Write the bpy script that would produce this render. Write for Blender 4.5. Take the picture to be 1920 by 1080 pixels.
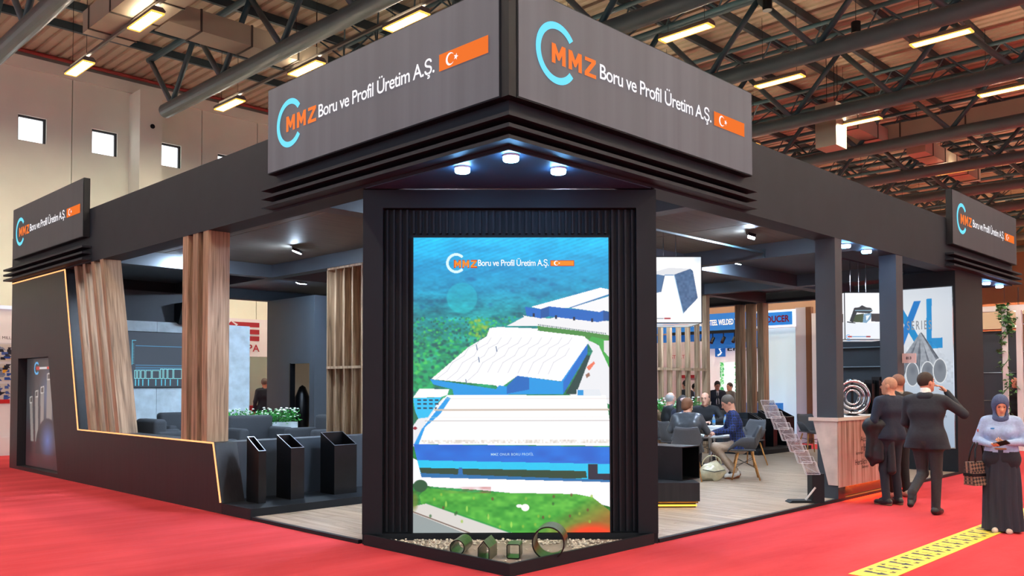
import bpy, bmesh, math, random
import numpy as np
from math import sin, cos, pi, radians, sqrt, atan2
from mathutils import Matrix, Vector

# ------------------------------------------------------------------ scene reset
for o in list(bpy.data.objects):
    bpy.data.objects.remove(o, do_unlink=True)
SC = bpy.context.scene
COL = SC.collection
rnd = random.Random(7)
NR = np.random.RandomState(11)

# ------------------------------------------------------------------ camera
def make_camera():
    yaw, pit, rol, f = radians(44.584), radians(1.8133), radians(-0.1247), 1617.68
    fw = Vector((cos(yaw)*cos(pit), sin(yaw)*cos(pit), sin(pit)))
    rt = Vector((sin(yaw), -cos(yaw), 0)); up = rt.cross(fw)
    rt, up = cos(rol)*rt + sin(rol)*up, cos(rol)*up - sin(rol)*rt
    cd = bpy.data.cameras.new('camera'); co = bpy.data.objects.new('camera', cd)
    cd.sensor_width = 36.0; cd.lens = f/1920*36.0; cd.shift_y = (668.45-540)/1920
    cd.clip_end = 300; cd.clip_start = .05
    m = Matrix(((rt.x, up.x, -fw.x, -5.4939), (rt.y, up.y, -fw.y, -5.4488), (rt.z, up.z, -fw.z, 1.72), (0, 0, 0, 1)))
    co.matrix_world = m
    COL.objects.link(co); SC.camera = co
make_camera()

# ------------------------------------------------------------------ view, world, area lights
SC.view_settings.view_transform = 'Standard'
SC.view_settings.look = 'None'
SC.view_settings.gamma = 1.0
SC.view_settings.use_curve_mapping = False
SC.view_settings.exposure = 0.0
W = bpy.data.worlds.new('open_side_fill'); SC.world = W; W.use_nodes = True  # uniform fill light entering where the hall sides are left open
W.node_tree.nodes['Background'].inputs[0].default_value = (.78, .90, 1.04, 1)
W.node_tree.nodes['Background'].inputs[1].default_value = 1.35
LAMP_E = 180.0
DOWN_E = 120.0
FLOOD_E = 2000.0

# ------------------------------------------------------------------ colour + materials
def lin(c):
    return tuple(((v/255)/12.92 if v/255 <= .04045 else ((v/255+.055)/1.055)**2.4) for v in c)
def new_mat(name):
    m = bpy.data.materials.new(name); m.use_nodes = True
    return m, m.node_tree.nodes, m.node_tree.links, m.node_tree.nodes['Principled BSDF']
def coords(N, L, scale=(1, 1, 1), rand=0, tilt=0):
    tc = N.new('ShaderNodeTexCoord'); mp = N.new('ShaderNodeMapping')
    mp.inputs['Scale'].default_value = scale
    if tilt:
        m0 = N.new('ShaderNodeMapping'); m0.inputs['Rotation'].default_value = (tilt, 0, 0)
        L.new(tc.outputs['Object'], m0.inputs['Vector']); L.new(m0.outputs['Vector'], mp.inputs['Vector'])
    else: L.new(tc.outputs['Object'], mp.inputs['Vector'])
    if rand:
        oi = N.new('ShaderNodeObjectInfo'); mu = N.new('ShaderNodeMath'); mu.operation = 'MULTIPLY'
        mu.inputs[1].default_value = rand; L.new(oi.outputs['Random'], mu.inputs[0])
        L.new(mu.outputs[0], mp.inputs['Location'])
    return mp.outputs['Vector']
def mat(name, rgb, rough=.5, metal=0, var=.0, vscale=6, vs3=None, bump=0, bscale=60, spec=.5, emit=None, estr=1, rand=0, detail=4, alpha=1, trans=0, coat=0):
    m, N, L, B = new_mat(name)
    c = lin(rgb)
    B.inputs['Base Color'].default_value = (*c, 1)
    B.inputs['Roughness'].default_value = rough
    B.inputs['Metallic'].default_value = metal
    B.inputs['Specular IOR Level'].default_value = spec
    if coat: B.inputs['Coat Weight'].default_value = coat
    if trans: B.inputs['Transmission Weight'].default_value = trans
    if alpha < 1: B.inputs['Alpha'].default_value = alpha
    if emit is not None:
        B.inputs['Emission Color'].default_value = (*lin(emit), 1); B.inputs['Emission Strength'].default_value = estr
    if var:
        v = coords(N, L, vs3 or (vscale,)*3, rand)
        n = N.new('ShaderNodeTexNoise'); n.inputs['Scale'].default_value = 1; n.inputs['Detail'].default_value = detail
        L.new(v, n.inputs['Vector'])
        r = N.new('ShaderNodeValToRGB')
        r.color_ramp.elements[0].position = .3; r.color_ramp.elements[1].position = .7
        r.color_ramp.elements[0].color = (*[max(0, x*(1-var)) for x in c], 1)
        r.color_ramp.elements[1].color = (*[min(1, x*(1+var)) for x in c], 1)
        L.new(n.outputs['Fac'], r.inputs['Fac']); L.new(r.outputs['Color'], B.inputs['Base Color'])
    if bump:
        v = coords(N, L, (bscale,)*3)
        n = N.new('ShaderNodeTexNoise'); n.inputs['Scale'].default_value = 1; n.inputs['Detail'].default_value = 3
        L.new(v, n.inputs['Vector'])
        b = N.new('ShaderNodeBump'); b.inputs['Strength'].default_value = bump; b.inputs['Distance'].default_value = .01
        L.new(n.outputs['Fac'], b.inputs['Height']); L.new(b.outputs['Normal'], B.inputs['Normal'])
    return m
def emat(name, rgb, s=1.0):
    m, N, L, B = new_mat(name)
    e = N.new('ShaderNodeEmission'); e.inputs[0].default_value = (*lin(rgb), 1); e.inputs[1].default_value = s
    L.new(e.outputs[0], N['Material Output'].inputs['Surface'])
    return m
def wood(name, dark, mid, light, axis=2, f=1.0, rough=.55, tilt=0):
    m, N, L, B = new_mat(name)
    s = [26*f, 26*f, 26*f]; s[axis] = 1.3*f
    v = coords(N, L, s, 40, tilt)
    n = N.new('ShaderNodeTexNoise'); n.inputs['Scale'].default_value = 1; n.inputs['Detail'].default_value = 7; n.inputs['Distortion'].default_value = .6
    L.new(v, n.inputs['Vector'])
    r = N.new('ShaderNodeValToRGB'); e = r.color_ramp.elements
    e[0].position = .32; e[0].color = (*lin(dark), 1); e[1].position = .7; e[1].color = (*lin(light), 1)
    k = e.new(.5); k.color = (*lin(mid), 1)
    L.new(n.outputs['Fac'], r.inputs['Fac'])
    hs = N.new('ShaderNodeHueSaturation'); oi = N.new('ShaderNodeObjectInfo'); mr = N.new('ShaderNodeMapRange')
    mr.inputs[3].default_value = .88; mr.inputs[4].default_value = 1.12
    L.new(oi.outputs['Random'], mr.inputs[0]); L.new(mr.outputs[0], hs.inputs['Value']); L.new(r.outputs['Color'], hs.inputs['Color'])
    L.new(hs.outputs['Color'], B.inputs['Base Color'])
    B.inputs['Roughness'].default_value = rough
    return m

MT = {}
MT['soffit'] = mat('anthracite_soffit_blue_glow', (38, 54, 74), .5)  # anthracite board; the blue tint stands in for cool downlight glow
MT['fascia'] = mat('black_fascia_board', (31, 37, 45), .6, spec=.25, var=.1, vs3=(3, 3, 3))
MT['black'] = mat('black_painted_board', (17, 21, 27), .55, spec=.3, var=.12, vs3=(3, 3, 3))
MT['black2'] = mat('black_panel_laminate', (31, 30, 34), .45, spec=.35, var=.25, vs3=(30, 30, 1.2))
MT['blueblack'] = mat('anthracite_wall_paint', (54, 61, 69), .55, var=.06, vs3=(2, 2, 2))
MT['steelblk'] = mat('blackened_steel', (16, 16, 19), .3, .3, var=.5, vs3=(3, 3, 3))
MT['steeledge'] = mat('cut_steel_edge', (150, 156, 165), .35, .8)
MT['tubegreen'] = mat('oiled_steel_tube', (98, 98, 74), .3, .75, var=.3, vs3=(14, 14, 14))
MT['wood'] = wood('walnut_oak_laminate', (108, 86, 64), (148, 121, 94), (177, 149, 120), 2)
MT['woodtilt'] = wood('walnut_oak_laminate_slanted', (108, 86, 64), (148, 121, 94), (177, 149, 120), 2, tilt=radians(15.1))
MT['woodpale'] = wood('pale_plank_wood', (132, 104, 86), (176, 142, 122), (202, 172, 154), 0, .35)
MT['plank'] = wood('pale_floor_plank', (134, 112, 92), (160, 139, 118), (182, 163, 142), 1, .8, .42)
MT['carpet'] = None
MT['legwood'] = wood('beech_chair_leg', (150, 96, 44), (186, 128, 66), (206, 150, 88), 2, 2)
MT['concrete'] = mat('pale_concrete_panel', (186, 198, 204), .7, var=.16, vscale=5, detail=8)
MT['hallwall'] = mat('precast_wall_panel', (232, 238, 222), .8, var=.05, vscale=.7, detail=6, bump=.1)
MT['halltaupe'] = mat('taupe_upper_wall_board', (138, 138, 130), .85, var=.06, vscale=.8)  # the board's own taupe colour
MT['deck'] = mat('roof_deck_sheet', (178, 168, 144), .6, var=.05, vs3=(.3, 2, 1))
MT['teal'] = mat('teal_grey_steel_paint', (50, 80, 88), .45, var=.1, vscale=2)
MT['pipe'] = mat('grey_green_tube_paint', (84, 96, 98), .4, var=.08, vscale=2)
MT['purlin'] = mat('dark_purlin_steel', (40, 62, 70), .5)
MT['duct'] = mat('beige_duct_sheet', (176, 166, 146), .5, .1, var=.06, vscale=1.2)
MT['ductseam'] = mat('dark_duct_seam', (70, 64, 58), .6)
MT['redpipe'] = mat('red_sprinkler_pipe', (150, 50, 44), .45)
MT['lampbody'] = mat('grey_lamp_housing', (104, 100, 96), .45)
MT['louvre_glow'] = emat('louvre_painted_amber_glow', (255, 186, 84), 1.7)  # lamplight on the louvre edges, put in as emission
MT['deck_uplight'] = emat('added_deck_uplight', (255, 232, 200), 42.0)  # added upward emitter that brightens the roof deck
MT['lampglow'] = emat('warm_tube_lamp', (255, 238, 212), LAMP_E)
MT['cool'] = emat('cool_downlight_glow', (120, 190, 255), DOWN_E)
MT['flood'] = emat('cool_floodlight_glow', (206, 230, 255), FLOOD_E)
MT['led'] = emat('warm_led_strip', (255, 170, 110), 1.9)
MT['led2'] = emat('amber_led_strip', (255, 124, 24), 110.0)
MT['ledsoft'] = emat('golden_led_strip', (255, 190, 60), 3.0)
MT['white'] = mat('white_paint', (232, 232, 234), .5)
MT['wht_e'] = emat('backlit_white_letter', (250, 246, 250), 1.1)
MT['org_e'] = emat('backlit_orange_letter', (250, 128, 62), 1.05)
MT['cyan_e'] = emat('backlit_cyan_arc', (120, 226, 255), 1.1)
MT['flag_e'] = emat('backlit_flag_orange', (246, 120, 50), 1.0)
MT['gray'] = mat('charcoal_fabric', (80, 80, 84), .9, var=.12, vscale=120, bump=.3, bscale=250)
MT['sofa'] = mat('charcoal_sofa_fabric', (60, 62, 66), .92, var=.12, vscale=90, bump=.3, bscale=220)
MT['chrome'] = mat('polished_chrome', (214, 214, 218), .12, 1)
MT['darkmetal'] = mat('dark_metal', (44, 46, 50), .35, .8)
MT['glass'] = mat('clear_acrylic', (235, 240, 245), .08, trans=.9, alpha=.45)
MT['leaf'] = mat('green_leaf', (48, 138, 50), .5, var=.4, vscale=9, rand=20)
MT['ivy'] = mat('ivy_leaf', (54, 104, 52), .5, var=.4, vscale=9, rand=20)
MT['flower'] = mat('white_blossom', (226, 232, 222), .6)
MT['stone'] = mat('pale_pebble', (206, 196, 180), .7, var=.15, vscale=30, rand=30)
MT['sand'] = mat('grey_brown_tray_board', (142, 128, 116), .8, var=.15, vscale=8)
MT['ceil'] = mat('dark_brown_ceiling_board', (82, 76, 68), .6, var=.22, vs3=(1.2, 16, 4), detail=6)
MT['skin'] = mat('skin', (206, 150, 124), .5)
MT['signface'] = None

def carpet_mat():
    m, N, L, B = new_mat('red_fair_carpet')
    v = coords(N, L, (.35, 1.6, 1))
    n = N.new('ShaderNodeTexNoise'); n.inputs['Scale'].default_value = 1; n.inputs['Detail'].default_value = 6; L.new(v, n.inputs['Vector'])
    r = N.new('ShaderNodeValToRGB'); e = r.color_ramp.elements
    e[0].position = .3; e[0].color = (*lin((180, 51, 58)), 1); e[1].position = .72; e[1].color = (*lin((208, 71, 76)), 1)
    L.new(n.outputs['Fac'], r.inputs['Fac']); L.new(r.outputs['Color'], B.inputs['Base Color'])
    B.inputs['Roughness'].default_value = .95; B.inputs['Specular IOR Level'].default_value = .15
    v2 = coords(N, L, (1.2, 5, 1)); n2 = N.new('ShaderNodeTexNoise'); n2.inputs['Scale'].default_value = 1; n2.inputs['Detail'].default_value = 4
    L.new(v2, n2.inputs['Vector']); b = N.new('ShaderNodeBump'); b.inputs['Strength'].default_value = .35; b.inputs['Distance'].default_value = .05
    L.new(n2.outputs['Fac'], b.inputs['Height']); L.new(b.outputs['Normal'], B.inputs['Normal'])
    return m
MT['carpet'] = carpet_mat()
def sign_mat(name, rgb, s):
    m, N, L, B = new_mat(name)
    v = coords(N, L, (5, 5, .15)); n = N.new('ShaderNodeTexNoise'); n.inputs['Scale'].default_value = 1; n.inputs['Detail'].default_value = 5
    L.new(v, n.inputs['Vector']); r = N.new('ShaderNodeValToRGB'); c = lin(rgb); e = r.color_ramp.elements
    e[0].position = .3; e[0].color = (*[x*.85 for x in c], 1); e[1].position = .75; e[1].color = (*[x*1.2 for x in c], 1)
    L.new(n.outputs['Fac'], r.inputs['Fac']); L.new(r.outputs['Color'], B.inputs['Emission Color'])
    B.inputs['Emission Strength'].default_value = s; B.inputs['Base Color'].default_value = (*lin((40, 41, 46)), 1); B.inputs['Roughness'].default_value = .6
    return m
MT['signface'] = sign_mat('backlit_grey_textile', (100, 98, 106), .66)
MT['signdim'] = sign_mat('backlit_grey_textile_dim', (68, 66, 70), .45)

# ------------------------------------------------------------------ mesh helpers
def root_loc(p):
    r = p
    while r.parent is not None: r = r.parent
    return Vector(r.location)
def tagp(o, label=None, cat=None, group=None, kind=None):
    if label: o['label'] = label
    if cat: o['category'] = cat
    if group: o['group'] = group
    if kind: o['kind'] = kind
    return o
def thing(name, label, cat, loc=(0, 0, 0), rotz=0, group=None, kind=None):
    o = bpy.data.objects.new(name, None); o.empty_display_size = .1
    o.location = loc; o.rotation_euler = (0, 0, rotz); COL.objects.link(o)
    return tagp(o, label, cat, group, kind)
class MB:
    """collects simple shapes; build() links them as one mesh object"""
    def __init__(s): s.v = []; s.f = []; s.m = []; s.cur = 0
    def add(s, vs, fs):
        b = len(s.v); s.v += [tuple(map(float, q)) for q in vs]
        s.f += [tuple(b+i for i in q) for q in fs]; s.m += [s.cur]*len(fs); return s
    def box(s, x0, x1, y0, y1, z0, z1):
        return s.add([(x0, y0, z0), (x1, y0, z0), (x1, y1, z0), (x0, y1, z0), (x0, y0, z1), (x1, y0, z1), (x1, y1, z1), (x0, y1, z1)],
                     [(0, 3, 2, 1), (4, 5, 6, 7), (0, 1, 5, 4), (1, 2, 6, 5), (2, 3, 7, 6), (3, 0, 4, 7)])
    def prism(s, poly, ax, a, b):
        """polygon in the two other axes (in cyclic order y,z / z,x->(x,z) / x,y) extruded along ax"""
        n = len(poly)
        def P(p, t):
            return (t, p[0], p[1]) if ax == 0 else (p[0], t, p[1]) if ax == 1 else (p[0], p[1], t)
        vs = [P(p, a) for p in poly] + [P(p, b) for p in poly]
        fs = [tuple(range(n)), tuple(range(2*n-1, n-1, -1))] + [(i, n+i, n+(i+1) % n, (i+1) % n) for i in range(n)]
        return s.add(vs, fs)
    def tube(s, pts, r, n=8, caps=True):
        pts = [Vector(p) for p in pts]; rr = r if isinstance(r, (list, tuple)) else [r]*len(pts)
        vs = []; ref = None
        for i, p in enumerate(pts):
            t = (pts[min(i+1, len(pts)-1)]-pts[max(i-1, 0)]).normalized()
            if ref is None: ref = Vector((0, 0, 1)) if abs(t.z) < .9 else Vector((1, 0, 0))
            u = ref.cross(t)
            if u.length < 1e-6: u = Vector((0, 1, 0)).cross(t)
            u.normalize(); w = t.cross(u); ref = w.cross(u)*-1 if False else ref
            for k in range(n):
                a = 2*pi*k/n; vs.append(p+u*(rr[i]*cos(a))+w*(rr[i]*sin(a)))
        fs = []
        for i in range(len(pts)-1):
            for k in range(n): fs.append((i*n+k, i*n+(k+1) % n, (i+1)*n+(k+1) % n, (i+1)*n+k))
        if caps: fs += [tuple(range(n-1, -1, -1)), tuple((len(pts)-1)*n+k for k in range(n))]
        return s.add(vs, fs)
    def lathe(s, prof, c=(0, 0, 0), n=20):
        vs = []; fs = []
        for r, z in prof:
            for k in range(n):
                a = 2*pi*k/n; vs.append((c[0]+r*cos(a), c[1]+r*sin(a), c[2]+z))
        m = len(prof)
        for i in range(m-1):
            for k in range(n): fs.append((i*n+k, i*n+(k+1) % n, (i+1)*n+(k+1) % n, (i+1)*n+k))
        if prof[0][0] > 1e-5: fs.append(tuple(range(n-1, -1, -1)))
        if prof[-1][0] > 1e-5: fs.append(tuple((m-1)*n+k for k in range(n)))
        return s.add(vs, fs)
    def build(s, name, mats, parent=None, local=False, smooth=False, label=None, cat=None, group=None, kind=None, xf=None):
        me = bpy.data.meshes.new(name)
        vs = s.v
        if xf is not None: vs = [tuple(xf @ Vector(q)) for q in vs]
        if parent is not None and not local:
            L0 = root_loc(parent); vs = [(a-L0.x, b-L0.y, c-L0.z) for a, b, c in vs]
        loc = (0, 0, 0)
        if parent is None and not local:
            A = np.array(vs); loc = ((A[:, 0].min()+A[:, 0].max())/2, (A[:, 1].min()+A[:, 1].max())/2, A[:, 2].min())
            vs = [(a-loc[0], b-loc[1], c-loc[2]) for a, b, c in vs]
        me.from_pydata(vs, [], s.f)
        mats = mats if isinstance(mats, (list, tuple)) else [mats]
        for m in mats: me.materials.append(m)
        if len(mats) > 1: me.polygons.foreach_set('material_index', s.m)
        if smooth: me.polygons.foreach_set('use_smooth', [True]*len(me.polygons))
        me.update()
        o = bpy.data.objects.new(name, me); o.location = loc; COL.objects.link(o)
        if parent is not None: o.parent = parent
        return tagp(o, label, cat, group, kind)
def box(name, x0, x1, y0, y1, z0, z1, m, parent=None, **k):
    return MB().box(x0, x1, y0, y1, z0, z1).build(name, m, parent, **k)
def rbox(name, x0, x1, y0, y1, z0, z1, m, parent=None, r=.03, seg=3, puff=0, **k):
    bm = bmesh.new(); bmesh.ops.create_cube(bm, size=1)
    for v in bm.verts: v.co = Vector(((x0+x1)/2+v.co.x*(x1-x0), (y0+y1)/2+v.co.y*(y1-y0), (z0+z1)/2+v.co.z*(z1-z0)))
    bmesh.ops.bevel(bm, geom=list(bm.edges), offset=r, segments=seg, profile=.5, affect='EDGES')
    bm.normal_update()
    b = MB(); b.add([tuple(v.co) for v in bm.verts], [tuple(v.index for v in f.verts) for f in bm.faces]); bm.free()
    return b.build(name, m, parent, smooth=True, **k)
def link_copy(src, parent, loc=None, name=None):
    c = src.copy(); COL.objects.link(c); c.parent = parent
    if loc is not None: c.location = loc
    return c
def copy_tree(o, loc=None, rotz=None, label=None, parent=None):
    c = o.copy(); COL.objects.link(c)
    if parent is not None: c.parent = parent
    if loc is not None: c.location = loc
    if rotz is not None: c.rotation_euler = (0, 0, rotz)
    if label: c['label'] = label
    for ch in list(o.children): copy_tree(ch, parent=c)
    return c
ORD = ['first', 'second', 'third', 'fourth', 'fifth', 'sixth', 'seventh', 'eighth', 'ninth', 'tenth', 'eleventh', 'twelfth', 'thirteenth', 'fourteenth', 'fifteenth', 'sixteenth']

def ordinal(n):
    if n <= len(ORD): return ORD[n-1]
    return '%d%s' % (n, {1: 'st', 2: 'nd', 3: 'rd'}.get(n % 10 if n % 100 not in (11, 12, 13) else 0, 'th'))

# lettering: text curve -> flat mesh fitted to a rectangle on a plane
def lettering(name, body, org, U, V, w, h, m, parent, bold=0.0, depth=.004, local=False, sp=1.0, words=False, shear=0):
    cu = bpy.data.curves.new(name, 'FONT'); cu.body = body; cu.size = 1; cu.offset = bold; cu.extrude = .0; cu.space_character = sp; cu.shear = shear
    cu.resolution_u = 4
    to = bpy.data.objects.new(name, cu); COL.objects.link(to)
    bpy.context.view_layer.update()
    me = bpy.data.meshes.new_from_object(to)
    n = len(me.vertices); A = np.zeros(n*3); me.vertices.foreach_get('co', A); A = A.reshape(-1, 3)
    fs = [tuple(p.vertices) for p in me.polygons]
    bpy.data.objects.remove(to, do_unlink=True); bpy.data.curves.remove(cu); bpy.data.meshes.remove(me)
    mn, mx = A[:, :2].min(0), A[:, :2].max(0)
    q = (A[:, :2]-mn)/(mx-mn)
    org, U, V = Vector(org), Vector(U), Vector(V); N_ = U.cross(V)
    P3 = [tuple(org+U*(a*w)+V*(c*h)+N_*depth) for a, c in q]
    if words:                                # one part per word
        iv = sorted((min(q[i][0] for i in f), max(q[i][0] for i in f)) for f in fs); cuts = []; end = 0
        for a, e in iv:
            if a-end > .018: cuts.append((a+end)/2)
            end = max(end, e)
        gid = [sum(np.mean([q[i][0] for i in f]) > c_ for c_ in cuts) for f in fs]; o = None
        for g in range(len(cuts)+1):
            sel = [f for f, k_ in zip(fs, gid) if k_ == g]; ids = sorted({i for f in sel for i in f}); mp = {v: n_ for n_, v in enumerate(ids)}
            o = MB().add([P3[i] for i in ids], [tuple(mp[i] for i in f) for f in sel]).build(name, m, parent, local=local)
        return o
    return MB().add(P3, fs).build(name, m, parent, local=local)

# ------------------------------------------------------------------ tiny painter for flat prints and screens
class Paint:
    def __init__(s, x0, y0, x1, y1, ss=1.0, bg=(128, 128, 128)):
        s.x0, s.y0, s.ss = x0, y0, ss; s.w, s.h = int(round((x1-x0)*ss)), int(round((y1-y0)*ss))
        s.a = np.zeros((s.h, s.w, 3)); s.a[:] = bg
        yy, xx = np.mgrid[0:s.h, 0:s.w]; s.X = x0+(xx+.5)/ss; s.Y = y0+(yy+.5)/ss
    def mask(s, pts):
        X, Y = s.X, s.Y; m = np.zeros(X.shape, bool); n = len(pts)
        for i in range(n):
            (xa, ya), (xb, yb) = pts[i], pts[(i+1) % n]
            if ya == yb: continue
            c = ((ya > Y) != (yb > Y)) & (X < (xb-xa)*(Y-ya)/(yb-ya)+xa); m ^= c
        return m
    def put(s, m, c, al=1.0):
        c = np.array(c, float); al = al*m
        s.a = s.a*(1-al[..., None])+c*al[..., None]
    def poly(s, pts, c, al=1.0): s.put(s.mask(pts).astype(float), c, al)
    def line(s, p, q, w, c, al=1.0):
        (xa, ya), (xb, yb) = p, q; dx, dy = xb-xa, yb-ya; L2 = dx*dx+dy*dy+1e-9
        t = np.clip(((s.X-xa)*dx+(s.Y-ya)*dy)/L2, 0, 1)
        d = np.hypot(s.X-xa-t*dx, s.Y-ya-t*dy); s.put(np.clip(w/2+.5-d, 0, 1), c, al)
    def ell(s, cx, cy, rx, ry, c, al=1.0, soft=.1):
        d = np.hypot((s.X-cx)/rx, (s.Y-cy)/ry); s.put(np.clip((1-d)/soft, 0, 1), c, al)
    def ring(s, cx, cy, r, w, c, a0=-9, a1=9, ry=None):
        k = (ry or r)/r; d = np.abs(np.hypot(s.X-cx, (s.Y-cy)/k)-r); an = np.arctan2(-(s.Y-cy), s.X-cx)
        s.put(((d < w/2) & ((an > a1) | (an < a0) if a0 < a1 and a0 > -8 else np.ones(an.shape, bool))).astype(float), c)
    def grad(s, stops):
        ys = [q[0] for q in stops]
        for k in range(3): s.a[..., k] = np.interp(s.Y, ys, [q[1][k] for q in stops])
    def noise(s, sx, sy, seed):
        g = np.random.RandomState(seed).rand(int((s.h/s.ss)/sy)+3, int((s.w/s.ss)/sx)+3)
        fx = (s.X-s.x0)/sx; fy = (s.Y-s.y0)/sy; ix = fx.astype(int); iy = fy.astype(int); tx = fx-ix; ty = fy-iy
        tx = tx*tx*(3-2*tx); ty = ty*ty*(3-2*ty)
        return (g[iy, ix]*(1-tx)+g[iy, ix+1]*tx)*(1-ty)+(g[iy+1, ix]*(1-tx)+g[iy+1, ix+1]*tx)*ty-.5
    def build(s, name, org, U, V, w, h, parent, estr=1.0, diffuse=False, local=False, rough=.4):
        """org = top-left corner, U along the width, V upwards"""
        org, U, V = np.array(org, float), np.array(U, float), np.array(V, float)
        if parent is not None and not local: org = org-np.array(root_loc(parent))
        xs = np.linspace(0, w, s.w); ys = np.linspace(0, -h, s.h)
        P = org+xs[None, :, None]*U+ys[:, None, None]*V
        idx = np.arange(s.h*s.w).reshape(s.h, s.w)
        F = np.stack([idx[:-1, :-1], idx[1:, :-1], idx[1:, 1:], idx[:-1, 1:]], -1).reshape(-1, 4)
        me = bpy.data.meshes.new(name)
        me.vertices.add(s.w*s.h); me.vertices.foreach_set('co', P.reshape(-1))
        me.loops.add(F.size); me.loops.foreach_set('vertex_index', F.reshape(-1).astype(np.int32))
        me.polygons.add(len(F)); me.polygons.foreach_set('loop_start', np.arange(0, F.size, 4, dtype=np.int32))
        me.update(calc_edges=True)
        c = np.clip(s.a/255, 0, 1); c = np.where(c <= .04045, c/12.92, ((c+.055)/1.055)**2.4)
        C = np.ones((s.w*s.h, 4)); C[:, :3] = c.reshape(-1, 3)
        at = me.color_attributes.new('print', 'FLOAT_COLOR', 'POINT'); at.data.foreach_set('color', C.reshape(-1))
        m, N, L, B = new_mat(name+'_print')
        an = N.new('ShaderNodeAttribute'); an.attribute_name = 'print'
        if diffuse:
            L.new(an.outputs['Color'], B.inputs['Base Color']); B.inputs['Roughness'].default_value = rough
        else:
            B.inputs['Base Color'].default_value = (.02, .02, .02, 1); B.inputs['Roughness'].default_value = .35
            L.new(an.outputs['Color'], B.inputs['Emission Color']); B.inputs['Emission Strength'].default_value = estr
        me.materials.append(m)
        o = bpy.data.objects.new(name, me); COL.objects.link(o)
        if parent is not None: o.parent = parent
        return o

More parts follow.
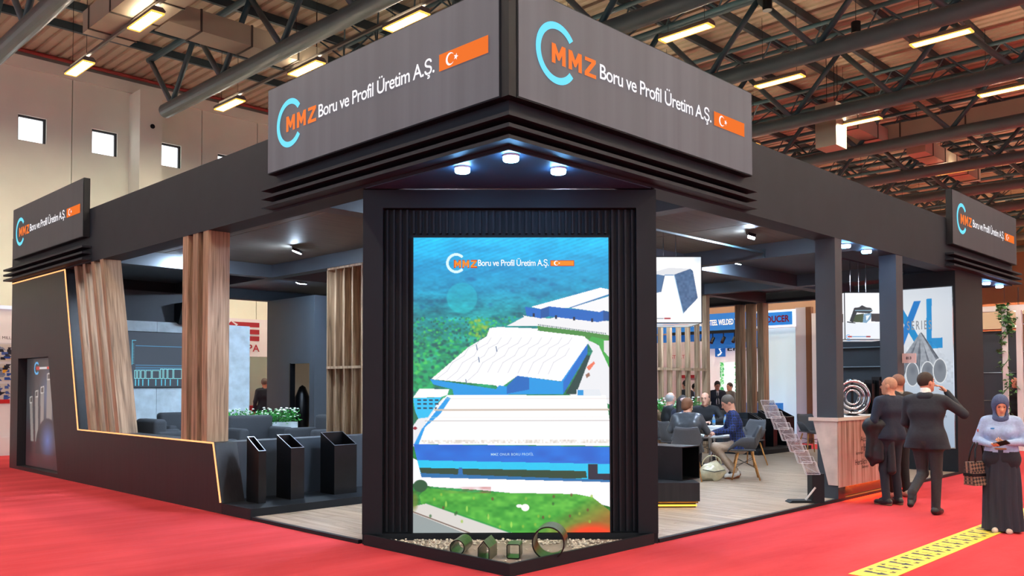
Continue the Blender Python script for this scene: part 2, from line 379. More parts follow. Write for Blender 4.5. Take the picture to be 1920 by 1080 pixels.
# ================================================================== THE HALL
box('floor', -30, 62, -40, 21.2, -.1, 0, MT['carpet'], kind='structure')
def build_hall():
    # roof deck: trapezoid sheet, ribs along y
    b = MB(); x = -14.0; prof = []
    while x < 62:
        prof += [(x, 11.06), (x+.17, 11.06), (x+.20, 11.12), (x+.27, 11.12), (x+.30, 11.06)]; x += .30
    poly = prof + [(62, 11.25), (-14, 11.25)]
    vs = []; fs = []
    for k, (px, pz) in enumerate(prof): vs += [(px, -30, pz), (px, 21.1, pz)]
    for k in range(len(prof)-1): fs.append((2*k, 2*k+1, 2*k+3, 2*k+2))
    b.add(vs, fs); b.build('ceiling', MT['deck'], kind='structure')
    # far wall with precast panels and small windows
    wl = thing('wall_back', None, None, (0, 21, 0), kind='structure')
    proto = None
    for k in range(-10, 31):
        x0 = 1.25+1.96*k
        hole = -3 <= k <= 9
        if hole:
            if proto is None:
                b = MB(); g = .012
                b.box(g, .55, 0, .25, 0, 10.56); b.box(1.28, 1.96-g, 0, .25, 0, 10.56); b.box(.55, 1.28, 0, .25, 0, 8.54); b.box(.55, 1.28, 0, .25, 9.26, 10.56)
                proto = b.build('panel', MT['hallwall'], wl, local=True); proto.location = (x0, 0, 0)
            else: link_copy(proto, wl, (x0, 0, 0))
        else:
            o = MB().box(.012, 1.948, 0, .25, 0, 10.56).build('panel', MT['hallwall'], wl, local=True); o.location = (x0, 0, 0)
    MB().box(-18.5, 62, 21.18, 21.3, 0, 10.5).build('backing', MT['halltaupe'], wl)
    MB().box(-18.5, 62, 20.93, 21.2, 10.56, 10.90).build('ledge', MT['hallwall'], wl)
    MB().box(-18.5, 62, 21.0, 21.3, 10.90, 12.3).build('upper_board', MT['halltaupe'], wl)
    wp = MB().box(0, .73, .14, .16, 0, .72); glow = emat('daylight_pane', (250, 252, 255), 3.5); frm = mat('dark_window_frame', (58, 62, 66), .5)
    n = 0
    for k in range(-3, 10):
        n += 1; x0 = 1.25+1.96*k+.55
        w = thing('window_%d' % n, None, None, (x0, 21, 8.54), kind='structure')
        MB().box(.03, .66, .13, .15, .03, .66).build('pane', glow, w, local=True)
        MB().box(0, .03, .06, .2, 0, .72).box(.66, .73, .06, .2, 0, .72).box(.03, .66, .06, .2, .66, .72).box(.03, .66, .1, .2, 0, .03).build('window_frame', frm, w, local=True)
    box('trim_1', 4.83, 5.49, 20.2, 21.0, 0, 10.5, MT['hallwall'], kind='structure')
    MB().tube([(5.2, 20.19, 9.45), (5.2, 20.17, 9.45)], .07, 12).build('trim_2', MT['darkmetal'], kind='structure')
    tagp(MB().tube([(-18, 20.8, 11.0), (30, 20.8, 11.0)], .05, 10).build('sprinkler_pipe', MT['redpipe']), 'long red pipe running along the ledge of the concrete hall wall', 'pipe')
    box('wall_right', 60, 60.3, -40, 21.2, 0, 11.2, mat('warm_far_wall', (206, 150, 112), .8), kind='structure')
    # main trusses
    xs = [-.05, 4.25, 8.4, 12.6, 17.0, 21.3, 25.6, 29.9, 34.2, 38.5, 42.8, 47.1]
    d1 = MB().tube([(0, 0, 9.1), (0, 1.375, 10.62)], .07, 8); d2 = MB().tube([(0, 0, 9.1), (0, -1.375, 10.62)], .07, 8)
    first = None
    for i, x in enumerate(xs):
        t = thing('roof_truss', 'grey-green tubular roof truss with thick bottom tube, %s from the left under the hall roof' % ORD[i], 'truss', (x, 0, 9), group='main roof trusses')
        if first is None:
            MB().tube([(0, 17.1, 0), (0, -26, 0)], .185, 16).build('bottom_chord', MT['pipe'], t, local=True, smooth=True)
            MB().tube([(0, 18.2, 1.65), (0, -26, 1.65)], .085, 10).build('top_chord', MT['teal'], t, local=True, smooth=True)
            p1 = d1.build('diagonal', MT['pipe'], t, local=True, smooth=True); p2 = d2.build('diagonal', MT['teal'], t, local=True, smooth=True)  # same steel paint; the darker teal puts shade into the second diagonals
            p1.location = (0, 16.71, -9); p2.location = (0, 16.71, -9)
            for k in range(1, 15):
                link_copy(p1, t, (0, 16.71-2.75*k, -9)); link_copy(p2, t, (0, 16.71-2.75*k, -9))
            first = t
        else:
            for ch in list(first.children): link_copy(ch, t)
    # light triangular purlin trusses between them
    first = None
    for i, x in enumerate(xs[:-1]):
        t = thing('purlin_truss', 'slim dark teal lattice girder between the roof trusses, %s from the left' % ORD[i], 'truss', (x+2.2, 0, 9.95), group='slim lattice girders under the roof')
        if first is None:
            for q in ((0, .62), (.9, .62), (.45, 0)):
                MB().tube([(q[0], 13.6, q[1]), (q[0], -26, q[1])], .06, 8).build('chord', MT['teal'], t, local=True, smooth=True)
            b = MB(); y = 13.4
            while y > -25.5:
                for q in ((0, .62), (.9, .62)):
                    b.tube([(q[0], y, q[1]), (.45, y-.69, 0)], .022, 5); b.tube([(.45, y-.69, 0), (q[0], y-1.375, q[1])], .022, 5)
                b.tube([(0, y, .62), (.9, y, .62)], .022, 5); y -= 1.375
            b.build('lacing', MT['purlin'], t, local=True, kind='stuff'); first = t
        else:
            for ch in list(first.children): link_copy(ch, t)
    me = None
    for k in range(33):
        y = 18.08-1.375*k
        o = MB().box(-14, 62, -.05, .05, 0, .2).build('roof_purlin', MT['purlin'], None, local=True) if me is None else me.copy()
        if me is None: me = o
        else: COL.objects.link(o)
        o.location = (0, y, 10.85)
        tagp(o, 'dark teal roof beam running across above the trusses, %s from the concrete wall' % ordinal(k+1), 'beam', 'roof beams under the deck')
    # tube lamps
    proto = None; rows = [-2.5, 1.66, 5.43, 9.98, 14.1, 18.8, 26.9, 31.0, 35.5, 40, 44.5]
    for i, x in enumerate(rows):
        for j in range(10):
            y = 15.85-3.75*j
            if proto is None:
                t = proto = thing('ceiling_lamp', '', 'lamp', (x, y, 9.16))
                b = MB(); b.prism([(-.13, 0), (.13, 0), (.15, .04), (.09, .1), (-.09, .1), (-.15, .04)], 1, -.62, .62); b.build('lamp_housing', MT['lampbody'], t, local=True)
                b = MB(); b.box(-.115, .115, -.57, .57, -.014, -.002); b.build('lamp_tube_cover', MT['lampglow'], t, local=True)
                MB().box(-.07, .07, -.55, .55, .1, .104).build('added_deck_uplight', MT['deck_uplight'], t, local=True)  # invented strip on top of the housing, lights the deck
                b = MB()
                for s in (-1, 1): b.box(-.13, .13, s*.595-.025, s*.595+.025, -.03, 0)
                b.box(-.135, -.118, -.6, .6, -.03, 0); b.box(.118, .135, -.6, .6, -.03, 0); b.build('lamp_louvre', MT['louvre_glow'], t, local=True)
                for s in (-.45, .45): MB().tube([(0, s, .09), (0, s, 1.7)], .006, 4).build('hanger_wire', MT['darkmetal'], t, local=True)
            else: t = copy_tree(proto, (x, y, 9.16))
            t['label'] = 'warm tube lamp in the %s lamp row from the left, %s from the concrete wall' % (ORD[i], ORD[j]); t['group'] = 'hall tube lamps'
    for i, x in enumerate(rows[1:3]):
        tagp(MB().box(x-.03, x+.03, -10, 16.4, 9.30, 9.36).build('lamp_rail', MT['lampbody']), 'thin grey rail above the %s lamp row from the left' % ORD[i+1], 'rail')
    # ducts
    def duct(name, x0, x1, y0, y1, z0, z1, ax, label, step=1.25):
        t = thing(name, label, 'duct', ((x0+x1)/2, (y0+y1)/2, z0))
        MB().box(x0, x1, y0, y1, z0, z1).build('duct_body', MT['duct'], t)
        a, e = (x0, x1) if ax == 0 else (y0, y1); p = a+step*.6; g = .02
        while p < e:
            b = MB()
            if ax == 0: b.box(p-.02, p+.02, y0-g, y1+g, z0-g, z1+g)
            else: b.box(x0-g, x1+g, p-.02, p+.02, z0-g, z1+g)
            b.build('duct_joint', MT['ductseam'], t); p += step
        return t
    q = .9275; SX = lambda x: -5.494+(x+5.494)*q; SY = lambda y: -5.449+(y+5.449)*q
    def duct2(name, x0, x1, y0, y1, z0, h, ax, label, step=1.2):
        t = duct(name, SX(x0), SX(x1), SY(y0), SY(y1), 1.72+(z0-1.72)*q, 1.72+(z0-1.72)*q+h, ax, label, step)
        for xx in (SX(x0)+.1, SX(x1)-.1): MB().tube([(xx, SY((y0+y1)/2), 1.72+(z0-1.72)*q+h), (xx, SY((y0+y1)/2), 11.05)], .01, 4).build('hanger_rod', MT['darkmetal'], t)
    duct2('air_duct', 1.72, 2.8, 9.5, 15.85, 10.0, .48, 1, 'wide beige duct pointing at the concrete wall, upper left')
    duct2('air_duct', 2.85, 7.1, 13.74, 14.5, 10.0, .46, 0, 'long beige duct running along the concrete wall behind the left sign')
    duct2('air_duct', 24.4, 25.3, -8, 8.2, 10.0, .5, 1, 'long beige duct under the roof on the right, parallel to the trusses', 1.9)
    duct2('air_duct', 26.7, 33, 5.5, 6.15, 10.0, .46, 0, 'far beige duct running away to the right beyond the long one')
    duct2('drop_duct', 20.05, 20.8, 5.82, 6.48, 9.0, 1.25, 0, 'short upright beige duct box hanging at the end of the right duct', 3)
    duct2('air_duct', 20.87, 24.35, 5.9, 6.45, 9.9, .46, 0, 'short beige duct linking the upright box to the long right duct', 1.5)
    for i, (x, y, z) in enumerate(((14.6, 2.9, 10.0), (12.4, 4.0, 10.2))):
        t = thing('hanging_speaker', ['small dark cylinder hanging under the roof right of the big sign', 'small dark cylinder hanging under the roof at the top edge of the picture'][i], 'speaker', (x, y, z))
        MB().lathe([(.11, 0), (.11, .26), (.03, .3)], (x, y, z), 14).build('speaker_can', MT['darkmetal'], t, smooth=False)
        MB().tube([(x, y, z+.3), (x, y, 10.95)], .008, 4).build('hanger_wire', MT['darkmetal'], t)
build_hall()

# ================================================================== THE STAND
def build_platform():
    t = thing('stand_floor', 'raised wooden plank floor of the black exhibition stand', 'floor', (0, 0, 0))
    MB().box(.06, 15.6, .06, 14.6, .0, .03).build('base_board', MT['black'], t)
    pr = None; n = 0
    for i in range(52):
        x = .06+.19*i; off = (i*.47) % 1.25
        ys = [.06]+[q for q in [off+1.25*j for j in range(6)] if .2 < q < 5.3]+[5.4]
        for a, e in zip(ys[:-1], ys[1:]):
            if x < 2.2 and e < 2.2-x: continue
            o = MB().box(x+.002, x+.188, a+.002, e-.002, .03, .04).build('plank', MT['plank'], t); n += 1
    MB().box(9.95, 15.6, .06, 5.4, .03, .039).build('rear_planks', MT['plank'], t, kind='stuff')
    MB().box(.06, 15.6, 5.4, 14.6, .03, .039).build('inner_planks', MT['plank'], t, kind='stuff')
    MB().prism([(0, 0), (.05, 0), (.05, .042), (0, .042)], 0, 2.3, 15.7).build('kerb_trim', MT['black'], t, xf=Matrix(((1, 0, 0, 0), (0, 1, 0, 0), (0, 0, 1, 0), (0, 0, 0, 1))))
    MB().box(0, .05, 2.3, 4.6, 0, .042).build('kerb_trim', MT['black'], t)
build_platform()

def build_beams():
    tagp(box('fascia_beam', 0, .33, .0, 14.7, 3.85, 4.79, MT['fascia']), 'long black fascia beam over the left side of the stand', 'beam')
    tagp(box('fascia_beam', .33, 15.75, 0, .33, 3.85, 4.79, MT['fascia']), 'long black fascia beam over the right side of the stand', 'beam')
    # inner coffer beams
    k = 0
    for (x0, x1, y0, y1, lab) in ((3.36, 3.6, .33, 14.4, 'dark inner ceiling beam running back beside the left lounge'),
                                  (7.95, 8.2, .33, 14.4, 'dark inner ceiling beam running back over the middle of the stand'),
                                  (12.4, 12.65, .33, 14.4, 'dark inner ceiling beam running back beside the poster pillar')):
        tagp(box('ceiling_beam', x0, x1, y0, y1, 3.85, 4.12, MT['blueblack']), lab, 'beam')
    for y0, y1, lab in ((3.37, 3.66, 'front dark cross beam of the stand ceiling'), (5.72, 5.95, 'middle dark cross beam of the stand ceiling'), (10.0, 10.25, 'rear dark cross beam of the stand ceiling')):
        t = thing('cross_beam', lab, 'beam', (8, y0, 3.85))
        for a, e in ((.33, 3.36), (3.6, 7.95), (8.2, 12.4), (12.65, 15.4)):
            if y0 > 5.7 and y0 < 9 and a < 3.3: continue
            MB().box(a, e, y0, y1, 3.85, 4.12).build('beam_section', MT['blueblack'], t)
    tagp(box('rear_beam', 15.45, 15.75, .33, 14.7, 3.85, 4.79, MT['fascia']), 'black beam along the far right edge of the stand', 'beam')
    tagp(box('rear_beam', .33, 15.45, 14.4, 14.7, 3.85, 4.79, MT['fascia']), 'black beam along the back edge of the stand', 'beam')
    t = thing('stand_ceiling', 'dark brown board ceiling between the beams of the stand', 'ceiling', (8, 7, 4.12))
    for i, (x0, x1, y0, y1) in enumerate(((.33, 1.15, 3.66, 10), (1.17, 3.36, 3.66, 10), (3.6, 6.1, .33, 3.37), (6.12, 7.95, .33, 3.37), (.33, 3.36, .33, 3.37), (.33, 3.36, 10.25, 14.4),
                                          (3.6, 7.95, 3.66, 5.72), (3.6, 7.95, 5.95, 10), (8.2, 12.4, 3.66, 5.72), (8.2, 12.4, .33, 3.37), (12.65, 15.4, .33, 3.37), (12.65, 15.4, 3.66, 5.72), (8.2, 12.4, 5.95, 10), (12.65, 15.4, 5.95, 10), (3.6, 7.95, 10.25, 14.4), (8.2, 15.4, 10.25, 14.4))):
        MB().box(x0, x1, y0, y1, 4.10, 4.13).build('ceiling_board', MT['ceil'] if i < 4 else MT['blueblack'], t)
build_beams()

def block_letters(par, org, U, V, w, h, m, depth=.0, local=False):
    """the three block letters of the emblem, each its own flat shape"""
    org, U, V = Vector(org), Vector(U), Vector(V); Nn = U.cross(V)
    Mp = [(0, 0), (0, 1), (.27, 1), (.5, .56), (.73, 1), (1, 1), (1, 0), (.74, 0), (.74, .52), (.56, .2), (.44, .2), (.26, .52), (.26, 0)]
    Zp = [(0, 0), (0, .2), (.60, .8), (.03, .8), (.03, 1), (.98, 1), (.98, .82), (.38, .2), (1, .2), (1, 0)]
    for x0, pts, wl in ((0, Mp, .30), (.365, Mp, .30), (.73, Zp, .27)):
        MB().add([tuple(org+U*((x0+a*wl)*w)+V*(b*h)+Nn*depth) for a, b in pts], [tuple(range(len(pts)-1, -1, -1))]).build('emblem_letter', m, par, local=local)
def logo(par, org, U, k=1.0, e=None):
    """logo strip; org = lower left of the sign face, U = reading direction, sizes in metres times k"""
    org = Vector(org); U = Vector(U); V = Vector((0, 0, 1)); Nn = U.cross(V)
    def P(u, z): return org+U*(u*k)+V*(z*k)+Nn*.006
    vs = []; fs = []; c = (.524, .535); n = 40; a0, a1 = radians(38), radians(322)
    for i in range(n+1):
        a = a0+(a1-a0)*i/n
        for r in (.225+.0, .292): vs.append(P(c[0]+r*cos(a), c[1]+r*sin(a)))
    for i in range(n): fs.append((2*i, 2*i+1, 2*i+3, 2*i+2))
    MB().add(vs, fs).build('arc_logo', MT['cyan_e'] if e is None else e[0], par)
    block_letters(par, P(.45, .435), U, V, .65*k, .185*k, MT['org_e'], .0)
    lettering('sign_lettering', 'Boru ve Profil Üretim A.Ş.', P(1.155, .415), U, V, 2.045*k, .225*k, MT['wht_e'] if e is None else e[2], par, bold=.009, sp=.92, words=True)
    f = MT['flag_e'] if e is None else e[3]
    MB().add([P(3.265, .445), P(3.955, .445), P(3.955, .61), P(3.265, .61)], [(0, 1, 2, 3)]).build('flag_stripe', f, par)
    fl = par.children[-1] if par.children[-1].name.startswith('flag') else [c for c in par.children if c.name.startswith('flag')][-1]
    # crescent and star
    cx, cz = 3.43, .527; vs = []; n = 24
    o1 = [(cx+.062*cos(radians(40+280*i/n)), cz+.062*sin(radians(40+280*i/n))) for i in range(n+1)]
    o2 = [(cx+.014+.049*cos(radians(44+272*i/n)), cz+.049*sin(radians(44+272*i/n))) for i in range(n+1)]
    vs = [tuple(P(u, z)+Nn*.004) for u, z in o1]+[tuple(P(u, z)+Nn*.004) for u, z in o2]
    fs = [(i, i+1, n+2+i, n+1+i) for i in range(n)]
    st = [(cx+.085+(.034 if i % 2 == 0 else .014)*cos(pi/5*i), cz+(.034 if i % 2 == 0 else .014)*sin(pi/5*i)) for i in range(10)]
    b = MB().add(vs, fs); b.add([tuple(P(u, z)+Nn*.004) for u, z in st], [tuple(range(10))]); b.build('crescent_star', MT['wht_e'] if e is None else e[2], fl)

def sign_box(label, side, a, e, z0, z1, face, flip=False):
    t = thing('sign_box', label, 'sign', ((-.06, (a+e)/2, z0) if side == 'L' else ((a+e)/2, -.06, z0)), group='illuminated company signs')
    if side == 'L':
        MB().box(-.105, -.002, a, e, z0, z1).build('sign_case', MT['black'], t)
        MB().add([(-.112, a+.012, z0+.012), (-.112, e-.012, z0+.012), (-.112, e-.012, z1-.012), (-.112, a+.012, z1-.012)], [(0, 3, 2, 1)]).build('sign_face', face, t)
        logo(t, (-.113, e, z0), (0, -1, 0), (e-a)/4.10)
    else:
        MB().box(a, e, -.105, -.002, z0, z1).build('sign_case', MT['black'], t)
        MB().add([(a+.012, -.112, z0+.012), (e-.012, -.112, z0+.012), (e-.012, -.112, z1-.012), (a+.012, -.112, z1-.012)], [(0, 1, 2, 3)]).build('sign_face', face, t)
        logo(t, (a, -.113, z0), (1, 0, 0), (e-a)/4.16)
def build_signs():
    sign_box('large grey lit company sign on the left face of the stand corner', 'L', -.0, 4.065, 4.29, 5.335, MT['signface'])
    sign_box('large grey lit company sign on the right face of the stand corner', 'R', -.0, 4.19, 4.29, 5.335, MT['signface'])
    sign_box('small-looking dark company sign at the far left end of the stand', 'L', 10.29, 14.28, 4.29, 5.32, MT['signdim'])
    sign_box('small-looking dark company sign at the far right end of the stand', 'R', 11.53, 15.69, 4.29, 5.32, MT['signdim'])
    tagp(box('corner_post', -.1, -.004, -.1, -.004, 4.29, 5.34, MT['black']), 'black corner post between the two large lit signs', 'post')
    # louvre fins
    for lab, L_, a, e in (('left face of the corner under the large sign', 1, -.155, 4.14), ('right face of the corner under the large sign', 0, -.155, 4.23), ('far left end under the small sign', 1, 10.2, 14.75), ('far right end under the small sign', 0, 11.45, 15.9)):
        t = thing('louvre_set', 'three black horizontal louvre fins on the '+lab, 'louvre', (-.08, (a+e)/2, 3.9) if L_ else ((a+e)/2, -.08, 3.9))
        for z in (3.91, 4.015, 4.12):
            b = MB(); c0 = .15 if a < 0 else 0
            if L_: b.prism([(-.155, a), (-.002, a+c0), (-.002, e), (-.155, e-.0)], 2, z-.03, z+.005)
            else: b.prism([(a, -.155), (e, -.155), (e, -.002), (a+c0, -.002)], 2, z-.03, z+.005)
            b.build('louvre_fin', MT['fascia'], t)
    # corner soffit with three downlights
    s = thing('corner_soffit', 'dark triangular soffit tinted with blue downlight glow above the screen with round downlights', 'soffit', (.5, .5, 3.835))
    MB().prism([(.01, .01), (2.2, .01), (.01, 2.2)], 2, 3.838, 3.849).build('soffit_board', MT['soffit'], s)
build_signs()

def downlight(label, x, y, z, r=.075, grp='round downlights'):
    t = thing('downlight', label, 'light', (x, y, z-.05), group=grp)
    MB().lathe([(r*1.04, .0), (r*1.04, .016)], (x, y, z-.017), 20).build('downlight_rim', MT['white'], t)
    MB().lathe([(r*.9, 0), (r, .012), (r, .036)], (x, y, z-.054), 20).build('downlight_lens', MT['cool'], t)
def flood(label, x, y, z, rz):
    t = thing('floodlight', label, 'light', (x, y, z), rz, group='square floodlights inside the stand')
    xf = Matrix.Rotation(radians(20), 4, 'X')
    MB().box(-.11, .11, -.06, .06, -.02, .03).build('flood_case', MT['darkmetal'], t, local=True, xf=xf)
    MB().box(-.1, .1, -.052, .052, -.028, -.021).build('flood_lens', MT['flood'], t, local=True, xf=xf)
    MB().tube([(0, .05, .02), (0, .08, .04), (0, .08, .095)], .01, 5).build('flood_bracket', MT['darkmetal'], t, local=True)
def build_lights():
    downlight('white round downlight at the tip of the corner soffit', .158, .13, 3.838)
    downlight('white round downlight on the left of the corner soffit', .133, .772, 3.838)
    downlight('white round downlight on the right of the corner soffit', .83, .137, 3.838)
    downlight('left one of the two downlights between the two black columns', 7.476, .15, 3.85)
    downlight('right one of the two downlights between the two black columns', 8.265, .15, 3.85)
    downlight('left downlight under the far right sign', 14.5, .17, 3.85)
    downlight('right downlight under the far right sign', 15.35, .15, 3.85)
    flood('unseen added floodlight in the corner ceiling bay behind the tower, left', 1.9, 3.0, 4.0, 0)  # added out of view to brighten the return wall
    flood('unseen added floodlight in the corner ceiling bay behind the tower, right', 3.0, 1.9, 4.0, 0)  # second added floodlight, hidden by the tower
    flood('square floodlight in the left lounge ceiling', 2.47, 7.6, 4.02, radians(45))
    flood('square floodlight on the front right ceiling board', 6.7, 1.3, 4.02, radians(30))
    flood('floodlight lighting the cross beam behind the three board column', 1.55, 9.7, 4.0, 0)
    flood('floodlight lighting the cross beam behind the hanging light box', 9.0, 2.9, 4.0, 0)
    flood('floodlight lighting the rear cross beam above the meeting table', 10.6, 5.0, 4.0, 0)
    flood('floodlight in the ceiling bay beside the poster pillar', 13.3, 1.0, 4.0, radians(90))
    flood('floodlight in the ceiling bay above the lattice screen', 5.6, 4.9, 4.0, 0)
    flood('floodlight at the storage room corner', 4.9, 11.4, 4.0, 0)
build_lights()

# ================================================================== SCREEN TOWER
def paint_screen():
    P = Paint(774, 444, 1143, 1000, 1.0)
    P.grad([(444, (0, 192, 242)), (470, (0, 176, 232)), (510, (0, 152, 206)), (545, (4, 146, 190)), (590, (10, 150, 160)), (640, (12, 132, 116)), (700, (10, 140, 90)), (1000, (40, 150, 60))])
    n = P.noise(40, 12, 1)*1.0+P.noise(14, 5, 2)*.7+P.noise(5, 3, 3)*.6
    n *= np.clip((P.Y-470)/130, .4, 1)
    P.a += n[..., None]*np.array([30, 60, 54])
    st = np.sin((P.Y+P.X*.35)*.9)*np.clip((540-P.Y)/90, 0, 1); P.a += st[..., None]*np.array([2, 9, 9])
    r = random.Random(3)
    for i in range(26):
        P.ell(r.uniform(776, 1140), r.uniform(520, 585), r.uniform(5, 12), r.uniform(3, 6), (4, 100, 160), .45, .8)
    P.ell(866, 559, 30, 30, (20, 215, 220), .38, .08)
    # forest
    for i in range(1500):
        y = r.uniform(595, 790); x = r.uniform(774, 1000)
        lim = 1010-(y-560)*1.05
        if x > lim or (x > 830 and y > 715) : continue
        s = 2.0+(y-590)*.025
        g = r.choice([(6, 104, 92), (10, 158, 98), (30, 190, 104), (16, 140, 90), (80, 206, 96), (8, 84, 86), (24, 176, 110)])
        P.ell(x, y, s*r.uniform(.9, 1.6), s*r.uniform(.8, 1.3), g, .75, .6)
    for i in range(60):
        P.ell(r.uniform(880, 918), r.uniform(600, 632), 4, 4, r.choice([(120, 190, 60), (90, 170, 60), (170, 190, 70)]), .6, .6)
    # top right works hall
    P.poly([(980, 592), (1022, 600), (1050, 594), (1143, 603), (1143, 628), (1135, 640), (1060, 622), (990, 600)], (238, 238, 240))
    P.poly([(950, 612), (985, 594), (1143, 608), (1143, 650), (1012, 612)], (236, 236, 238))
    P.poly([(996, 576), (1127, 540), (1143, 543), (1143, 553), (1069, 578), (1014, 580)], (250, 250, 252))
    P.poly([(1070, 578), (1143, 556), (1143, 585), (1132, 583), (1125, 586)], (240, 240, 242))
    P.line((1069, 578), (1143, 553), 1.6, (20, 100, 170))
    P.poly([(985, 576), (1014, 580), (1014, 598), (987, 592)], (10, 104, 196))
    P.poly([(1014, 580), (1030, 575), (1030, 594), (1014, 598)], (8, 84, 160))
    P.poly([(1030, 575), (1125, 586), (1132, 583), (1132, 603), (1122, 605), (1030, 594)], (10, 100, 190))
    P.poly([(1132, 583), (1143, 586), (1143, 602), (1132, 603)], (10, 80, 150))
    for x in (999, 1041, 1075, 1109): P.poly([(x, 588+(x-999)*.09), (x+4, 588+(x-999)*.09), (x+4, 595+(x-999)*.09), (x, 595+(x-999)*.09)], (10, 30, 60))
    P.poly([(1008, 612), (1090, 622), (1143, 630), (1143, 652), (1088, 640), (1008, 620)], (70, 140, 60))
    for i in range(38): P.ell(1010+i*3.4, 610+i*.45, 1.2, 1.6, (10, 60, 60), .9, .4)
    # road at right
    P.poly([(1096, 634), (1143, 660), (1143, 760), (1068, 742), (1112, 660)], (232, 234, 238))
    P.poly([(1104, 640), (1122, 646), (1143, 692), (1143, 640), (1110, 632)], (60, 170, 70)); P.poly([(1133, 640), (1143, 640), (1143, 672), (1133, 660)], (225, 225, 228))
    # middle works hall
    P.poly([(808, 712), (878, 652), (912, 632), (918, 616), (1000, 620), (1097, 632), (1103, 645), (1056, 717), (970, 706), (935, 731), (930, 724)], (251, 251, 252))
    P.poly([(918, 616), (935, 614), (1009, 617), (1006, 628), (912, 632)], (244, 244, 248))
    for k in range(12):
        x = 850+k*19; pts = [(x-32, 712+k*1.5), (x-12, 697+k*.6), (x-2, 681), (x+20, 668), (x+28, 654), (x+45, 645), (x+52, 634)]
        for a, e in zip(pts[:-1], pts[1:]):
            if max(a[0], e[0]) < 1090-(a[1]-640)*.55 and a[1] < 718: P.line(a, e, 1.0, (176, 178, 190), .8)
    for x, y in ((893, 648), (930, 651), (897, 671), (873, 713)): P.line((x, y), (x+1.5, y+9), 1.5, (60, 90, 130))
    P.poly([(806, 712), (930, 731), (935, 724), (950, 726), (970, 706), (1052, 717), (1102, 646), (1102, 664), (1056, 741), (850, 742), (848, 731), (812, 722)], (0, 150, 226))
    P.poly([(970, 706), (992, 710), (992, 732), (960, 738), (950, 740), (950, 726)], (4, 104, 190))
    P.poly([(1056, 717), (1102, 646), (1102, 664), (1056, 741)], (6, 110, 204))
    P.poly([(1060, 741), (1100, 668), (1108, 668), (1080, 741)], (16, 66, 62))
    P.poly([(1100, 690), (1114, 679), (1116, 683), (1105, 697)], (236, 120, 90)); P.poly([(1098, 704), (1105, 700), (1107, 706), (1100, 711)], (150, 110, 90))
    # office block and yard at left
    P.poly([(774, 786), (796, 784), (830, 748), (842, 744), (842, 760), (790, 834), (774, 838)], (230, 232, 236))
    P.poly([(774, 747), (786, 730), (842, 731), (838, 742), (826, 746)], (248, 248, 250))
    P.poly([(774, 748), (828, 746), (802, 784), (784, 786), (778, 772)], (30, 190, 240))
    for y in (750, 757, 765):
        for k in range(4): P.poly([(782+k*11, y), (789+k*11, y), (789+k*11, y+3), (782+k*11, y+3)], (20, 50, 80))
    P.poly([(774, 760), (778, 772), (784, 786), (774, 800)], (20, 110, 80))
    P.ell(778, 804, 4, 3, (150, 30, 50))
    # front works hall
    P.poly([(838, 742), (1136, 743), (1143, 790), (1143, 838), (776, 834), (800, 790)], (254, 254, 254))
    P.poly([(776, 834), (790, 806), (838, 745), (845, 748), (825, 778), (797, 802), (785, 834)], (10, 156, 232))
    P.poly([(1081, 732), (1124, 732), (1128, 744), (1081, 744)], (224, 230, 236)); P.poly([(1083, 733), (1094, 733), (1094, 743), (1083, 743)], (20, 150, 220))
    for y, w, c in ((749, 1, (214, 208, 206)), (770, 3.4, (200, 186, 172)), (784, .8, (224, 220, 216)), (790.5, 1.6, (190, 186, 186))): P.line((838-(y-745)*.9, y), (1143, y), w, c)
    P.put(((P.Y > 826) & (P.Y < 833) & (P.X > 790)).astype(float)*(.4+P.noise(3, 3, 9)), (206, 196, 182))
    P.poly([(775, 834), (1143, 840), (1143, 872), (782, 864)], (4, 108, 214))
    P.a += (((P.Y > 836) & (P.Y < 866))*P.noise(30, 12, 12))[..., None]*np.array([6, 24, 24])
    P.poly([(781, 864), (1143, 872), (1143, 905), (788, 894), (783, 876)], (0, 196, 240))
    P.poly([(786, 878), (1098, 885), (1100, 898), (1060, 900), (790, 890)], (30, 70, 48)); P.poly([(860, 878), (866, 878), (868, 893), (858, 893)], (10, 110, 180))
    P.poly([(1102, 872), (1120, 872), (1120, 890), (1143, 890), (1143, 905), (1102, 902)], (20, 40, 56))
    P.poly([(786, 888), (1143, 902), (1143, 908), (790, 896)], (10, 110, 170))
    P.poly([(774, 860), (782, 864), (790, 896), (1143, 906), (1143, 952), (1100, 940), (900, 920), (815, 914), (774, 908)], (246, 246, 248))
    # lawn and road
    P.poly([(800, 916), (880, 924), (1080, 928), (1110, 934), (1143, 960), (1143, 1000), (960, 1000), (790, 946), (786, 930)], (74, 172, 58))
    g = P.noise(26, 10, 21)+P.noise(8, 5, 22)*.8
    lm = P.mask([(786, 914), (880, 924), (1080, 928), (1110, 934), (1143, 960), (1143, 1000), (774, 1000), (774, 914)])
    P.a += (lm*g)[..., None]*np.array([46, 40, 20])
    br = np.clip(((P.X-1010)/110+(P.Y-985)/60), 0, 1)*lm*.8; P.put(br, (176, 92, 36))
    rd = np.clip(1-np.hypot((P.X-1110)/62, (P.Y-1004)/26), 0, 1)*lm; P.put(np.clip(rd*1.8, 0, 1), (250, 66, 24))
    P.put((np.clip((P.X-815)/120, 0, 1)*(P.Y > 914)*(P.Y < 926)*(P.noise(12, 4, 30)+.4)*.8*(P.X < 920)), (176, 60, 60))
    P.poly([(774, 950), (800, 945), (960, 1000), (774, 1000)], (216, 212, 206)); P.poly([(774, 962), (870, 1000), (774, 1000)], (150, 160, 160))
    P.line((774, 960), (880, 1000), 2.2, (120, 100, 90)); P.line((800, 944), (956, 999), 3, (30, 150, 60), .8)
